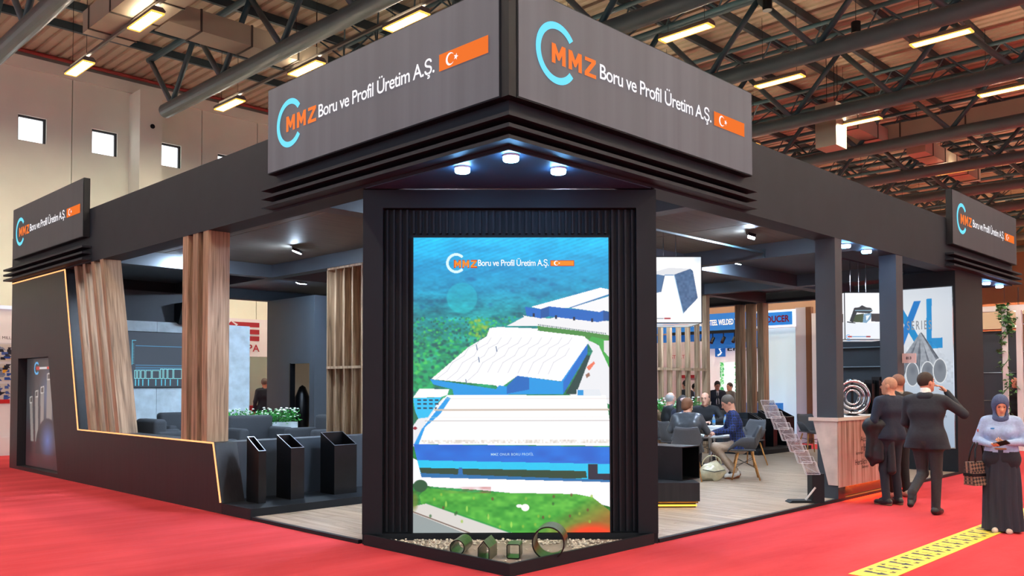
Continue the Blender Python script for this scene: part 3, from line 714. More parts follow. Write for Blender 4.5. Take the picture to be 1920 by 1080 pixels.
    P.ell(984, 953, 8, 7, (255, 252, 250)); P.ell(973, 950, 6, 3.4, (255, 252, 250)); P.ell(788, 912, 14, 12, (20, 84, 50)); P.ell(776, 940, 10, 22, (110, 120, 40), .7, .5)
    for i in range(26): P.ell(r.uniform(800, 1130), r.uniform(928, 990), 3, 4, r.choice([(40, 90, 40), (110, 60, 40), (150, 190, 60)]), .7, .5)
    for x, y in ((836, 946), (875, 955), (915, 970), (958, 985)): P.ell(x, y, 2.4, 7, (170, 220, 90), .8, .4)
    # logo ring
    P.ring(855, 493, 16.5, 5, (214, 246, 255), -.75, .75)
    return P

def build_tower():
    rot = radians(-45)
    t = thing('display_tower', 'tall black framed corner tower with a bright video screen of a factory seen from above', 'display', (1.12, 1.12, 0), rot)
    c = .0145; o, i_ = 1.592, 1.377
    K = dict(local=True)
    MB().box(c-o, c-i_, 0, .35, .11, 3.83).build('frame_post', MT['black'], t, **K)
    MB().box(c+i_, c+o, 0, .35, .11, 3.83).build('frame_post', MT['black'], t, **K)
    MB().box(c-i_, c+i_, 0, .35, 3.632, 3.83).build('frame_head', MT['black'], t, **K)
    MB().box(c-i_, c+i_, .12, .35, .11, 3.632).build('back_panel', MT['black'], t, **K)
    MB().box(c-o, c+o, .02, .35, 0, .11).build('tower_base', MT['black'], t, **K)
    full = MB().box(-.011, .011, .065, .12, 0, 3.50).build('slat', MT['black'], t, **K); full.location = (-1.322, 0, .125)
    short = MB().box(-.011, .011, .065, .12, 0, .25).build('slat', MT['black'], t, **K); used = False
    for k in range(38):
        u = -1.322+.0723*k
        if abs(u-.028) > 1.09:
            if k > 0: link_copy(full, t, (u, 0, .125))
        elif not used: short.location = (u, 0, 3.365); used = True
        else: link_copy(short, t, (u, 0, 3.365))
    MB().box(-1.05, 1.106, .05, .12, .112, 3.328).build('screen_case', MT['black'], t, **K)
    P = paint_screen()
    s = P.build('screen_picture', (-1.035, .046, 3.315), (1, 0, 0), (0, 0, 1), 2.126, 3.2, t, 1.05, local=True)
    k = 2.126/369
    def SL(px, py): return (-1.035+(px-774)*k, .042, 3.315-(py-444)*3.2/556)
    we = emat('screen_white', (255, 255, 255), 1.05); oe = emat('screen_orange', (250, 150, 60), 1.0); re = emat('screen_red', (220, 50, 30), .9)
    block_letters(t, SL(850.3, 502), (1, 0, 0), (0, 0, 1), 44*k, 15.5*k, re, 0, True); block_letters(t, SL(851.4, 500.6), (1, 0, 0), (0, 0, 1), 42*k, 12.6*k, oe, .004, True)
    lettering('screen_lettering', 'Boru ve Profil Üretim A.Ş.', SL(896, 501.5), (1, 0, 0), (0, 0, 1), 134*k, 18*k, we, t, bold=.008, sp=.92, local=True)
    lettering('screen_lettering', 'MMZ ONUR BORU PROFİL', SL(920, 856), (1, 0, 0), (0, 0, 1), 80*k, 6.5*k, emat('screen_pale', (190, 226, 250), .9), t, bold=.01, sp=1.1, local=True)
    def quad(x0, y0, x1, y1, m, d):
        a, e = SL(x0, y1), SL(x1, y0)
        MB().add([(a[0], a[1]-d, a[2]), (e[0], a[1]-d, a[2]), (e[0], a[1]-d, e[2]), (a[0], a[1]-d, e[2])], [(0, 1, 2, 3)]).build('screen_flag', m, t, local=True)
    quad(1033, 487.5, 1078, 498.5, re, 0); quad(1034, 488.5, 1077, 497.5, oe, .002)
    cx, cz = SL(1044, 493)[0], SL(1044, 493)[2]; n = 18; R1, R2 = 4.6*k, 3.4*k
    o1 = [(cx+R1*cos(radians(40+280*i/n)), .037, cz+R1*sin(radians(40+280*i/n))) for i in range(n+1)]
    o2 = [(cx+1.3*k+R2*cos(radians(44+272*i/n)), .037, cz+R2*sin(radians(44+272*i/n))) for i in range(n+1)]
    b = MB().add(o1+o2, [(i, i+1, n+2+i, n+1+i) for i in range(n)])
    b.add([(cx+5.5*k+(1.8 if j % 2 == 0 else .8)*k*cos(pi/5*j), .037, cz+(1.8 if j % 2 == 0 else .8)*k*sin(pi/5*j)) for j in range(10)], [tuple(range(10))]).build('screen_flag', we, t, local=True)

    # planter tray in front
    tr = thing('pebble_tray', 'low black triangular tray with pebbles in front of the video screen', 'tray', (.7, .7, 0))
    MB().prism([(0, 2.2), (0, 0), (.03, .03), (.03, 2.2)], 2, 0, .115).build('tray_rim', MT['black'], tr)
    MB().prism([(2.2, 0), (2.2, .03), (.03, .03), (0, 0)], 2, 0, .115).build('tray_rim', MT['black'], tr)
    MB().prism([(.03, .03), (2.17, .03), (.03, 2.17)], 2, .0, .05).build('tray_bed', MT['sand'], tr)
    # pebbles
    r = random.Random(5); b = MB(); base = None
    bm = bmesh.new(); bmesh.ops.create_icosphere(bm, subdivisions=1, radius=1); V0 = [v.co.copy() for v in bm.verts]; F0 = [tuple(v.index for v in f.verts) for f in bm.faces]; bm.free()
    for q in range(2600):
        x, y = r.uniform(.05, 2.05), r.uniform(.05, 2.05); k_ = x+y
        if k_ > 2.1: continue
        u = (x-y)/1.414; depth = 2.2-k_
        bare = abs(u-.0) < .62 and .28 < k_ < 1.75
        if bare and r.random() > .03: continue
        if not bare and abs(u) < .3 and k_ > 1.75 and r.random() > .5: continue
        s = r.uniform(.009, .017); h = r.uniform(.5, .9)
        ph = r.uniform(0, 6.3); z = .05+s*h*.6+(r.uniform(0, .02) if not bare else 0)
        b.add([(x+s*(v.x*cos(ph)-v.y*sin(ph))*1.2, y+s*(v.x*sin(ph)+v.y*cos(ph)), z+s*h*v.z) for v in V0], F0)
    b.build('pebbles', MT['stone'], tr, kind='stuff', smooth=True)

    # cut steel tubes lying in the tray
    def cut_tube(label, prof_o, prof_i, u, k, length, yaw, z=.055):
        t = thing('steel_tube', label, 'tube', (k/2+u/sqrt(2), k/2-u/sqrt(2), z), radians(-45+yaw), group='cut tube samples in the pebble tray')
        n = len(prof_o); b = MB(); vs = []
        for yy in (0, length):
            vs += [(p[0], yy, p[1]) for p in prof_o]+[(p[0], yy, p[1]) for p in prof_i]
        fs = []
        for i in range(n):
            j = (i+1) % n
            fs += [(i, j, 2*n+j, 2*n+i), (n+j, n+i, 3*n+i, 3*n+j)]
        b.add(vs, fs); b.build('tube_wall', MT['tubegreen'], t, local=True, smooth=False)
        b = MB(); b.add(vs[:2*n], [(i, n+i, n+(i+1) % n, (i+1) % n) for i in range(n)]); b.add(vs[2*n:], [(i, (i+1) % n, n+(i+1) % n, n+i) for i in range(n)])
        b.build('cut_edge', MT['steelblk'], t, local=True)
    def circ(r, n, cz, rr=None): return [(r*sin(2*pi*i/n), cz-r*cos(2*pi*i/n)) for i in range(n)]
    def rrect(w, h, rad, ins):
        pts = []
        for cx, cz, a0 in ((w/2-rad, h-rad, 0), (-w/2+rad, h-rad, 90), (-w/2+rad, rad, 180), (w/2-rad, rad, 270)):
            for q in range(5):
                a = radians(a0+q*22.5); pts.append((cx+(rad-ins)*cos(a), cz+(rad-ins)*sin(a)))
        return pts
    cut_tube('small round green-grey steel tube lying leftmost in the pebble tray', circ(.076, 28, .076), circ(.066, 28, .076), -.508, .98, .33, -11)
    ho = [(-.057, 0), (-.057, .12), (0, .19), (.057, .12), (.057, 0)][::-1]; hi = [(-.048, .009), (-.048, .116), (0, .175), (.048, .116), (.048, .009)][::-1]
    cut_tube('green-grey steel tube with a pointed house shape in the pebble tray', ho, hi, -.245, .62, .33, -12)
    cut_tube('square green-grey steel tube in the middle of the pebble tray', rrect(.13, .14, .02, 0), rrect(.13, .14, .02, .009), .035, .74, .2, -8)
    cut_tube('large round green-grey steel tube standing out rightmost in the pebble tray', circ(.157, 40, .157), circ(.144, 40, .157), .365, .66, .3, -10)
build_tower()

# ================================================================== LEFT SIDE
def build_left():
    t = thing('partition_panel', 'tall black end panel with a poster niche and slanted led-lit edge on the left side', 'wall', (.2, 12.5, 0))
    b = MB(); x0, x1 = 0, .4
    b.prism([(14.68, 0), (14.68, 3.85), (14.2, 3.85), (14.2, 0)], 0, x0, x1)
    b.prism([(14.2, 2.26), (14.2, 3.85), (11.48, 3.85), (11.053, 2.26)], 0, x0, x1)
    b.prism([(12.37, 2.26), (11.053, 2.26), (10.69, .93), (10.69, .07), (11.75, .07)], 0, x0, x1)
    b.prism([(14.2, 0), (14.2, .07), (10.69, .07), (10.69, 0)], 0, x0, x1)
    b.box(.17, .4, 11.0, 14.2, .07, 2.26)
    b.build('panel_body', MT['black2'], t)
    w = thing('low_wall', 'low black wall with warm led line along its top on the left side', 'wall', (.16, 8, 0))
    b = MB(); b.prism([(10.69, 0), (10.69, .93), (5.62, .93), (5.385, .14), (5.385, 0)], 0, 0, .33); b.build('wall_body', MT['black2'], w)
    box_ = MB().box(.33, 3.3, 5.63, 5.95, .04, .93).build('return_wall', MT['blueblack'], w)
    led = MB().tube([(-.013, 14.62, 3.835), (-.013, 11.48, 3.835), (-.013, 10.70, .93), (-.013, 5.62, .93), (-.013, 5.40, .15)], .012, 6)
    tagp(led.build('led_strip', MT['led']), 'glowing warm led line running along the slanted edges of the low black wall', 'light')
    tagp(MB().box(0, 3.3, 4.617, 5.38, 0, .14).box(.33, 3.3, 5.38, 5.63, .04, .14).build('display_plinth', MT['black']), 'low black step holding three upright black steel tubes on the left', 'plinth')
    # niche poster
    P = Paint(0, 0, 200, 215, .8, (52, 52, 54))
    P.grad([(0, (58, 58, 60)), (80, (70, 72, 76)), (120, (64, 66, 72)), (160, (70, 46, 50)), (215, (72, 40, 44))])
    P.ell(112, 70, 50, 60, (110, 140, 190), .7, 1.0)
    for (x, w_, top, ang) in ((34, 14, 84, -24), (58, 15, 72, -12), (84, 17, 64, -4), (118, 26, 38, 0), (150, 16, 66, 8), (176, 14, 76, 20)):
        dx = ang*.4
        P.poly([(x+dx-w_/2, top), (x+dx+w_/2, top), (x+w_/2, 165), (x-w_/2, 165)], (150, 142, 138)); P.poly([(x+dx-w_/2, top-7), (x+dx+w_/2, top-9), (x+dx+w_/2, top+5), (x+dx-w_/2, top+6)], (210, 205, 200)); P.poly([(x+dx-w_/2+2, top-5), (x+dx+w_/2-2, top-7), (x+dx+w_/2-2, top+3), (x+dx-w_/2+2, top+4)], (90, 84, 80))
    P.ell(112, 178, 62, 62, (44, 44, 48), 1, .05); P.ell(112, 160, 44, 46, (90, 130, 210), .85, 1.0)
    P.put(((P.Y > 188)).astype(float), (80, 46, 50), .55)
    P.ring(52, 20, 11, 4, (90, 190, 250), -.75, .75)
    P.line((52, 20), (66, 20), 7, (200, 60, 50)); P.line((68, 20), (104, 20), 4, (230, 230, 232)); P.line((106, 20), (120, 20), 5, (220, 60, 40))
    q = thing('niche_poster', 'dark glossy poster of steel profiles inside the niche of the left end panel', 'poster', (.165, 13, .07))
    P.build('poster_print', (.163, 14.18, 2.25), (0, -1, 0), (0, 0, 1), 2.35, 2.17, q, .8)
    # slanted and upright timber fins
    f = thing('slatted_column', 'column of four slanted walnut boards on the low black wall', 'column', (.16, 10, .93), group='walnut board columns')
    for y1, y0 in ((11.048, 10.921), (10.633, 10.513), (10.233, 10.093), (9.824, 9.675)):
        MB().prism([(y1, 3.85), (y0, 3.85), (y0-.79, .93), (y1-.79, .93)], 0, .005, .30).build('board', MT['woodtilt'], f)
    f = thing('slatted_column', 'column of three upright walnut boards on the low wall left of the screen tower', 'column', (.16, 6.2, .93), group='walnut board columns')
    for y1, y0 in ((6.637, 6.47), (6.314, 6.148), (6.002, 5.843)):
        MB().box(.005, .32, y0, y1, .93, 3.85).build('board', MT['wood'], f)
    # interior end wall, concrete panel and screen
    tagp(box('inner_wall', .4, 4.3, 14.2, 14.39, .04, 3.85, MT['blueblack']), 'dark blue-grey end wall inside the left lounge', 'wall')
    c = thing('concrete_wall', 'pale concrete-look panel behind the lounge seats carrying the diagram screen', 'wall', (2.8, 14.1, .04))
    for a, e in ((.45, 1.6), (1.6, 2.8), (2.8, 4.0), (4.0, 5.1)):
        MB().box(a+.004, e-.004, 14.06, 14.19, .04, 3.15).build('concrete_panel', MT['concrete'], c)
    P = Paint(0, 0, 250, 126, 2, (46, 56, 70)); cy = (90, 220, 250)
    P.line((36, 20), (36, 75), 1.2, cy); P.line((36, 20), (44, 20), 1.2, cy)
    for k in range(14): P.line((36, 28+k*3.4), (40, 28+k*3.4), .7, cy)
    for y in (32, 76, 81, 85): P.line((44, y), (240, y), 1.0, (70, 180, 240))
    x = 42
    for i, (w_, h) in enumerate([(4, 18), (5, 18), (8, 18), (12, 18), (16, 18), (5, 22), (7, 22), (11, 22), (18, 22), (8, 26), (12, 26), (16, 26), (22, 26), (10, 30), (14, 30), (18, 30)]):
        for p, q_ in (((x, 106), (x+w_, 106)), ((x+w_, 106), (x+w_, 106-h)), ((x+w_, 106-h), (x, 106-h)), ((x, 106-h), (x, 106))): P.line(p, q_, 1.4, (150, 245, 250))
        for k in range(6): P.line((x+w_/2, 109+k*2.4), (x+w_/2, 110+k*2.4), 2.2, cy)
        x += w_+2.6
    s = thing('diagram_screen', 'wide dark screen with cyan profile diagram on the pale concrete panel', 'screen', (3.1, 14.03, 1.66))
    MB().box(1.85, 4.4, 14.02, 14.058, 1.65, 2.915).build('screen_case', MT['black'], s)
    P.build('screen_graphic', (1.87, 14.015, 2.90), (1, 0, 0), (0, 0, 1), 2.5, 1.235, s, .9)
    t = thing('wall_speaker', 'black box hanging high on the dark lounge wall behind the three board column', 'speaker', (3.4, 13.9, 3.1))
    MB().prism([(13.75, 3.6), (14.19, 3.6), (14.19, 3.2), (13.95, 3.1)], 0, 3.25, 3.55).build('speaker_box', MT['black'], t)
    # storage room block
    t = thing('storage_room', 'dark blue-grey storage cabin with a door opening at the back of the lounge', 'wall', (7, 13.4, .04))
    b = MB(); b.box(5.82, 5.94, 13.38, 14.5, .04, 3.85); b.box(5.82, 5.94, 12.3, 12.52, .04, 3.85); b.box(5.82, 5.94, 12.52, 13.38, 2.228, 3.85)
    b.box(5.94, 7.9, 12.3, 12.42, .04, 3.85); b.build('cabin_wall', MT['blueblack'], t)
    MB().box(7.4, 7.5, 12.42, 14.5, .04, 3.85).box(5.94, 7.4, 14.4, 14.5, .04, 3.85).build('cabin_lining', mat('beige_lining_lamplit', (196, 180, 160), .8, emit=(196, 176, 150), estr=.12), t)  # weak emission of the lining stands in for lamplight inside the cabin
    MB().box(5.8, 5.945, 13.36, 13.39, .04, 2.24).build('door_jamb', MT['steelblk'], t)
    c = MB(); c.lathe([(.02, 0), (.16, .1), (.2, .5), (.18, .9), (.08, 1.15), (.01, 1.2)], (6.3, 13.6, .5), 12)
    tagp(c.build('hanging_coat', MT['steelblk'], smooth=True), 'black coat hanging just inside the storage door opening', 'coat')
    tagp(MB().tube([(7.3, 13.5, 2.2), (7.2, 13.45, 1.9), (7.1, 13.6, 1.55), (7.2, 13.75, 1.42), (7.2, 13.9, 1.40)], .015, 6).build('cable', MT['white']), 'loose pale cable on the wall inside the storage room', 'cable')
    # lattice screen panel near the tower
    t = thing('lattice_screen', 'walnut shelf-like lattice panel beside the screen tower', 'screen', (3.5, 7.5, .04), group='walnut lattice screens')
    MB().box(3.52, 3.56, 6.95, 8.07, .04, 3.85).build('back_board', MT['wood'], t)
    for y in (8.06, 7.785, 7.516, 7.262, 6.985): MB().box(3.38, 3.52, y-.011, y+.011, .04, 3.85).build('upright', MT['wood'], t)
    MB().box(3.375, 3.52, 6.96, 8.07, 2.0, 2.045).build('cross_rail', MT['wood'], t); MB().box(3.38, 3.52, 6.96, 8.07, 3.81, 3.85).build('cross_rail', MT['wood'], t)
    # upright open tubes on the plinth
    def open_tube(label, x, y, w, d, zb, h0, h1, loc_group):
        t = thing('open_steel_tube', label, 'tube', (x+w/2, y+d/2, zb), group=loc_group)
        g = .012; b = MB()
        # sloped top: high at the back (y+d), low at the front
        def Z(yy): return zb+h0+(h1-h0)*(yy-y)/d
        def wall(xa, xb, ya, yb):
            b.add([(xa, ya, zb), (xb, ya, zb), (xb, yb, zb), (xa, yb, zb), (xa, ya, Z(ya)), (xb, ya, Z(ya)), (xb, yb, Z(yb)), (xa, yb, Z(yb))],
                  [(0, 3, 2, 1), (4, 5, 6, 7), (0, 1, 5, 4), (1, 2, 6, 5), (2, 3, 7, 6), (3, 0, 4, 7)])
        wall(x, x+w, y, y+g); wall(x, x+w, y+d-g, y+d); wall(x, x+g, y+g, y+d-g); wall(x+w-g, x+w, y+g, y+d-g)
        b.build('tube_wall', MT['steelblk'], t)
        e = MB(); zz = lambda p: (p[0], p[1], Z(p[1])+.003)
        O = [(x, y), (x+w, y), (x+w, y+d), (x, y+d)]; I = [(x+g, y+g), (x+w-g, y+g), (x+w-g, y+d-g), (x+g, y+d-g)]
        e.add([zz(p) for p in O]+[zz(p) for p in I], [(i, (i+1) % 4, 4+(i+1) % 4, 4+i) for i in range(4)]); e.build('cut_edge', MT['steeledge'], t)
    g = 'upright black steel tubes with slanted tops'
    open_tube('narrow upright black tube with slanted open top, left of three on the left step', .33, 5.02, .11, .32, .14, .69, .87, g)
    open_tube('middle upright black tube with slanted open top on the left step', .84, 5.06, .21, .38, .14, .70, .87, g)
    open_tube('widest upright black tube with slanted open top on the left step', 1.55, 5.07, .385, .36, .14, .70, .875, g)
    # right hand plinth with the mirrored trio
    tagp(box('display_plinth', 12.9, 15.6, 4.617, 5.55, .04, .14, MT['black']), 'low black step holding upright black tubes in the right background', 'plinth')
    w2 = thing('low_wall', 'low dark wall behind the upright tubes in the right background', 'wall', (14, 5.7, .04))
    MB().box(12.9, 15.6, 5.56, 5.72, .04, .62).build('wall_body', MT['blueblack'], w2); MB().box(15.42, 15.6, 5.72, 7.2, .04, .93).build('return_wall', MT['blueblack'], w2)
    open_tube('narrow upright black tube on the step in the right background', 13.85, 5.02, .12, .40, .14, .66, .86, g)
    open_tube('middle upright black tube on the step in the right background', 14.42, 5.04, .2, .42, .14, .7, .9, g)
    open_tube('widest upright black tube on the step in the right background', 15.1, 5.03, .42, .42, .14, .72, .92, g)
    f = thing('slatted_column', 'column of three upright walnut boards in the right background', 'column', (15.5, 6.2, .93), group='walnut board columns')
    for y1, y0 in ((6.66, 6.5), (6.33, 6.17), (6.0, 5.82)): MB().box(15.42, 15.7, y0, y1, .93, 3.85).build('board', MT['wood'], f)
    t = thing('lattice_screen', 'walnut post lattice with a mid rail behind the meeting table', 'screen', (11.6, 5.85, .04), group='walnut lattice screens')
    for x in (10.76, 11.11, 11.48, 11.86, 12.26): MB().box(x-.04, x+.04, 5.80, 5.90, .04, 3.85).build('upright', MT['wood'], t)
    MB().box(12.58, 12.72, 5.78, 5.92, .04, 3.85).build('corner_post', MT['wood'], t); MB().box(10.4, 12.58, 5.77, 5.80, 2.02, 2.08).build('cross_rail', MT['wood'], t)
build_left()

# ================================================================== RIGHT SIDE STRUCTURE
def build_right():
    tagp(box('square_column', 6.77, 7.0, .005, .31, .04, 3.85, MT['blueblack']), 'black square column standing behind the reception counter end', 'column', 'black square columns')
    t = thing('square_column', 'black square column carrying the small number sign, behind the men', 'column', (9.25, .15, .04), group='black square columns')
    MB().box(9.1, 9.39, .01, .29, .04, 3.85).build('column_shaft', MT['blueblack'], t)
    n = thing('number_sign', 'small beige stand number sign sticking out from the second black column', 'sign', (9.3, -.1, 2.05))
    MB().box(9.29, 9.31, -.215, .005, 2.05, 2.21).build('sign_plate', mat('beige_plate', (206, 176, 166), .5), n)
    lettering('number_lettering', '813', (9.289, -.06, 2.11), (0, -1, 0), (0, 0, 1), .085, .045, MT['steelblk'], n, bold=.02)
    p = thing('poster_pillar', 'wide black pillar with a white lit poster of big pipes at the right end', 'pillar', (12.8, .9, .04))
    MB().box(12.0, 13.62, .005, 1.28, .04, 3.85).build('pillar_body', MT['black'], p)
    P = Paint(54, 0, 169, 305, 1.6, (214, 224, 236))
    P.a += (np.clip(1-np.hypot((P.X-85)/120, (P.Y-60)/110), 0, 1))[..., None]*np.array([34, 28, 20]); P.a -= (np.clip((P.Y-150)/160, 0, 1))[..., None]*np.array([44, 34, 22])
    def C(y, z): return ((1.75-y)*100, (3.55-z)*100)
    bl = (6, 150, 220)
    P.poly([C(1.16, 3.28), C(1.02, 3.28), C(.62, 2.50), C(.76, 2.50)], bl); P.poly([C(.76, 3.31), C(.63, 3.31), C(1.0, 2.36), C(1.14, 2.36)], (20, 130, 214))
    P.poly([C(.53, 3.34), C(.43, 3.345), C(.44, 2.58), C(.25, 2.585), C(.25, 2.39), C(.535, 2.37)], bl)
    ap = C(.635, 2.69)
    for i, (y, zc) in enumerate(((1.1, 1.87), (.81, 1.89), (.525, 1.90), (.305, 1.95))):
        c = C(y, zc); rx, rz = 13.0, 23.5
        P.poly([(ap[0]-2, ap[1]), (ap[0]+2, ap[1]), (c[0]+rx, c[1]), (c[0]-rx, c[1])], (150+i*8, 158+i*8, 168+i*8))
        P.poly([(ap[0], ap[1]), (ap[0]+1, ap[1]), (c[0]+rx, c[1]), (c[0]+rx*.3, c[1])], (110, 118, 130)); P.line(ap, (c[0]+rx, c[1]), 1.2, (70, 76, 86))
    P.a += (P.noise(4, 4, 40)*((P.Y > 90) & (P.Y < 185) & (np.abs(P.X-112) < (P.Y-84)*.9)))[..., None]*30
    for i, (y, zc) in enumerate(((1.1, 1.87), (.81, 1.89), (.525, 1.90), (.305, 1.95))):
        c = C(y, zc); P.ell(c[0], c[1], 13.2, 24.4, (240, 244, 248), 1, .03); P.ell(c[0], c[1], 11.4, 22.4, (132, 140, 150), 1, .03); P.ell(c[0]+1, c[1]-8, 8, 12, (100, 108, 120), .6, .8)
    o = C(.40, 1.09); P.line(o, (o[0]+14, o[1]), .9, (90, 100, 110)); P.line((o[0]+1, o[1]-5), (o[0]+1, o[1]+5), .8, (90, 100, 110))
    P.build('poster_print', (11.992, 1.21, 3.55), (0, -1, 0), (0, 0, 1), 1.15, 3.05, p, .82)
    lettering('poster_lettering', 'SERIES', (11.99, .895, 2.755), (0, -1, 0), (0, 0, 1), .455, .175, emat('poster_grey', (172, 176, 184), .7), p, bold=.015, sp=1.35)
    lettering('poster_lettering', '16 mm', (11.99, .345, 1.06), (0, -1, 0), (0, 0, 1), .15, .06, emat('poster_dim', (110, 122, 134), .6), p)
    MB().box(11.985, 12.0, .045, .06, .48, 3.56).box(11.985, 12.0, .06, 1.22, 3.55, 3.57).box(11.985, 12.0, .06, 1.22, .48, .5).build('poster_frame', MT['chrome'], p)
    # back panel with glass shelves seen between the columns
    t = thing('shelf_wall', 'dark display wall with thin glass shelves seen between the black columns', 'wall', (14.1, 2, .04))
    MB().box(14.2, 14.3, 2.0, 3.7, .04, 3.85).build('shelf_panel', MT['blueblack'], t)
    for z in (1.0, 1.62, 2.08, 2.52): MB().box(14.0, 14.2, 2.05, 3.65, z, z+.02).build('glass_shelf', mat('glass_edge', (150, 170, 180), .2), t)
    # reception counter
    c = thing('reception_counter', 'pink-grey wood reception counter with welcome words and orange glow below', 'counter', (7.8, .3, .04))
    x0, x1 = 6.76, 9.02
    MB().prism([(.0, .235), (.0, 1.165), (.36, 1.165), (.14, .235)], 0, x0-.012, x0+.005).build('counter_body', mat('counter_end_board', (196, 182, 172), .5, var=.15, vscale=6, detail=6), c)
    fm = wood('counter_front_wood', (126, 88, 72), (176, 140, 126), (206, 180, 172), 2, .45, .35)
    MB().box(x0, x1, -.012, 0, .205, 1.165).build('counter_front', fm, c)
    MB().box(x0, x0+.012, 0, .02, .235, 1.165).build('corner_trim', MT['wood'], c)
    MB().prism([(.0, .235), (.0, 1.165), (.36, 1.165), (.14, .235)], 0, 7.02, x1).build('counter_core', MT['black'], c)
    MB().box(x0-.04, x1+.03, -.03, .003, 1.165, 1.215).box(x0-.04, x0+.006, .003, .42, 1.165, 1.215).box(7.005, x1+.03, .003, .42, 1.165, 1.215).build('counter_top', mat('counter_top_board', (206, 192, 180), .35), c)
    MB().box(7.005, x1-.02, .05, .2, .04, .235).box(x0+.01, 7.0, .0, .004, .04, .235).build('kick_plate', mat('glossy_dark_plinth', (60, 44, 42), .15), c)
    MB().box(x0+.03, x1-.05, .008, .04, .222, .232).build('led_strip', MT['led2'], c)
    ink = mat('dark_print', (70, 52, 50), .5)
    for wd, x, z, w, h in (('Hoşge', 7.645, .65, .66, .15), ('Accueillir', 7.53, .83, .52, .085), ('Herzlich W', 7.327, .49, .60, .085), ('Bienvenue', 7.71, .935, .40, .06), ("B'T", 7.56, .70, .07, .06), ('kommen', 7.36, .645, .25, .05), ('Benven', 7.57, .43, .24, .045)):
        lettering('welcome_lettering', wd, (x, -.0125, z), (1, 0, 0), (0, 0, 1), w, h, ink, c, bold=.01, depth=.002)
    # things on the counter
    r = thing('ring_display', 'shiny chrome ring display piece on a black stem on the reception counter', 'display', (7.75, .2, 1.215))
    f = Vector((.712, .701, 0)); rt = Vector((.701, -.712, 0)); cen = Vector((7.76, .2, 1.502))
    for R_, rr in ((.25, .032), (.175, .026), (.11, .02)):
        vs = []; fs = []; n, m = 40, 10
        for i in range(n):
            a = 2*pi*i/n; d = rt*cos(a)+Vector((0, 0, 1))*sin(a)
            for j in range(m):
                bb = 2*pi*j/m; vs.append(tuple(cen+d*(R_+rr*cos(bb))+f*(rr*sin(bb)*1.8)))
        for i in range(n):
            for j in range(m): fs.append((i*m+j, ((i+1) % n)*m+j, ((i+1) % n)*m+(j+1) % m, i*m+(j+1) % m))
        MB().add(vs, fs).build('chrome_ring', MT['chrome'], r, smooth=True)
    MB().tube([(7.76, .2, 1.225), (7.76, .2, 1.79)], .02, 8).build('stem', MT['steelblk'], r); MB().lathe([(.1, 0), (.1, .012)], (7.76, .2, 1.215), 20).build('stem_base', MT['steelblk'], r)
    s = thing('tube_rack', 'rack of black square tube ends standing on the counter by the men', 'display', (8.75, .3, 1.215))
    for q in range(4):
        x = 8.45+q*.16; y = .32-q*.05; h = 1.72+.05*(q % 3)
        b = MB()
        for a, e in ((-.06, -.05), (.05, .06)): b.box(x+a, x+e, y-.06, y+.06, 1.215, h)
        b.box(x-.05, x+.05, y-.06, y-.05, 1.215, h-.06); b.box(x-.05, x+.05, y+.05, y+.06, 1.215, h)
        for k in range(4): b.box(x-.05, x+.05, y-.055, y+.055, 1.26+k*.11, 1.275+k*.11)
        b.build('rack_tube', MT['steelblk'], s)
    for i, (x, y, a) in enumerate(((7.35, .15, .3), (8.12, .26, -.2), (8.2, .02, .1))):
        MBp = MB().box(-.15, .15, -.105, .105, 0, .006+.004*i)
        o = MBp.build('paper_sheet', MT['white'], None, local=True); o.location = (x, y, 1.2155); o.rotation_euler = (0, 0, a)
        tagp(o, ['white paper sheet on the counter nearest the chrome rings', 'white paper pad in the middle of the counter top', 'white paper pad on the counter beside the man in dark blue'][i], 'paper')
    # brochure stand
    rot = radians(-45)
    t = thing('brochure_stand', 'folding clear brochure stand leaning left on a black case in front of the counter', 'stand', (6.2, .12, .04), rot)
    K = dict(local=True)
    MB().box(-.04, .13, -.10, .10, 0, .41).build('stand_case', MT['black'], t, **K)
    MB().prism([(-.36, .01), (-.32, .035), (-.04, .035), (-.04, 0), (-.36, 0)], 1, -.10, .10).build('base_plate', MT['black'], t, **K)
    MB().tube([(-.14, -.11, .05), (.0, -.11, .22)], .014, 8).build('folding_arm', mat('grey_arm', (190, 190, 186), .4), t, **K)
    edge = mat('acrylic_edge', (226, 232, 238), .15)
    for k in range(6):
        u, z = -.02-.108*k, .40+.158*k; sh = -.085; w_, h_ = .19, .25
        def Q(a, y, c): return (u+a*w_-.5*w_+sh*c, y, z+c*h_)
        b = MB()
        for y in (-.10, -.05):
            top = 1.0 if y > -.08 else .72
            b.add([Q(0, y, 0), Q(1, y, 0), Q(1, y, top), Q(0, y, top), Q(0, y+.004, 0), Q(1, y+.004, 0), Q(1, y+.004, top), Q(0, y+.004, top)], [(0, 1, 2, 3), (7, 6, 5, 4), (0, 4, 5, 1), (1, 5, 6, 2), (2, 6, 7, 3), (3, 7, 4, 0)])
        b.build('brochure_pocket', MT['glass'], t, local=True)
        e = MB()
        for pa, pb in ((Q(0, -.1, 0), Q(1, -.1, 0)), (Q(0, -.1, 0), Q(0, -.1, .72)), (Q(1, -.1, 0), Q(1, -.1, .72)), (Q(0, -.1, .72), Q(1, -.1, .72)), (Q(0, -.05, 1), Q(1, -.05, 1)), (Q(0, -.05, 0), Q(0, -.05, 1)), (Q(1, -.05, 0), Q(1, -.05, 1)), (Q(0, -.1, 0), Q(0, -.05, 0)), (Q(1, -.1, 0), Q(1, -.05, 0))): e.tube([pa, pb], .0026, 4)
        e.build('pocket_edge', edge, t, local=True)
    b = MB()
    pts = [(.02, -.03, .38)]
    for k in range(6): u, z = -.02-.108*k, .40+.158*k; pts += [(u+.07, -.03, z+.02), (u-.09, -.03, z+.1)]
    b.tube(pts, .006, 5); b.build('scissor_arm', mat('pale_grey_arm', (196, 200, 204), .3), t, **K)
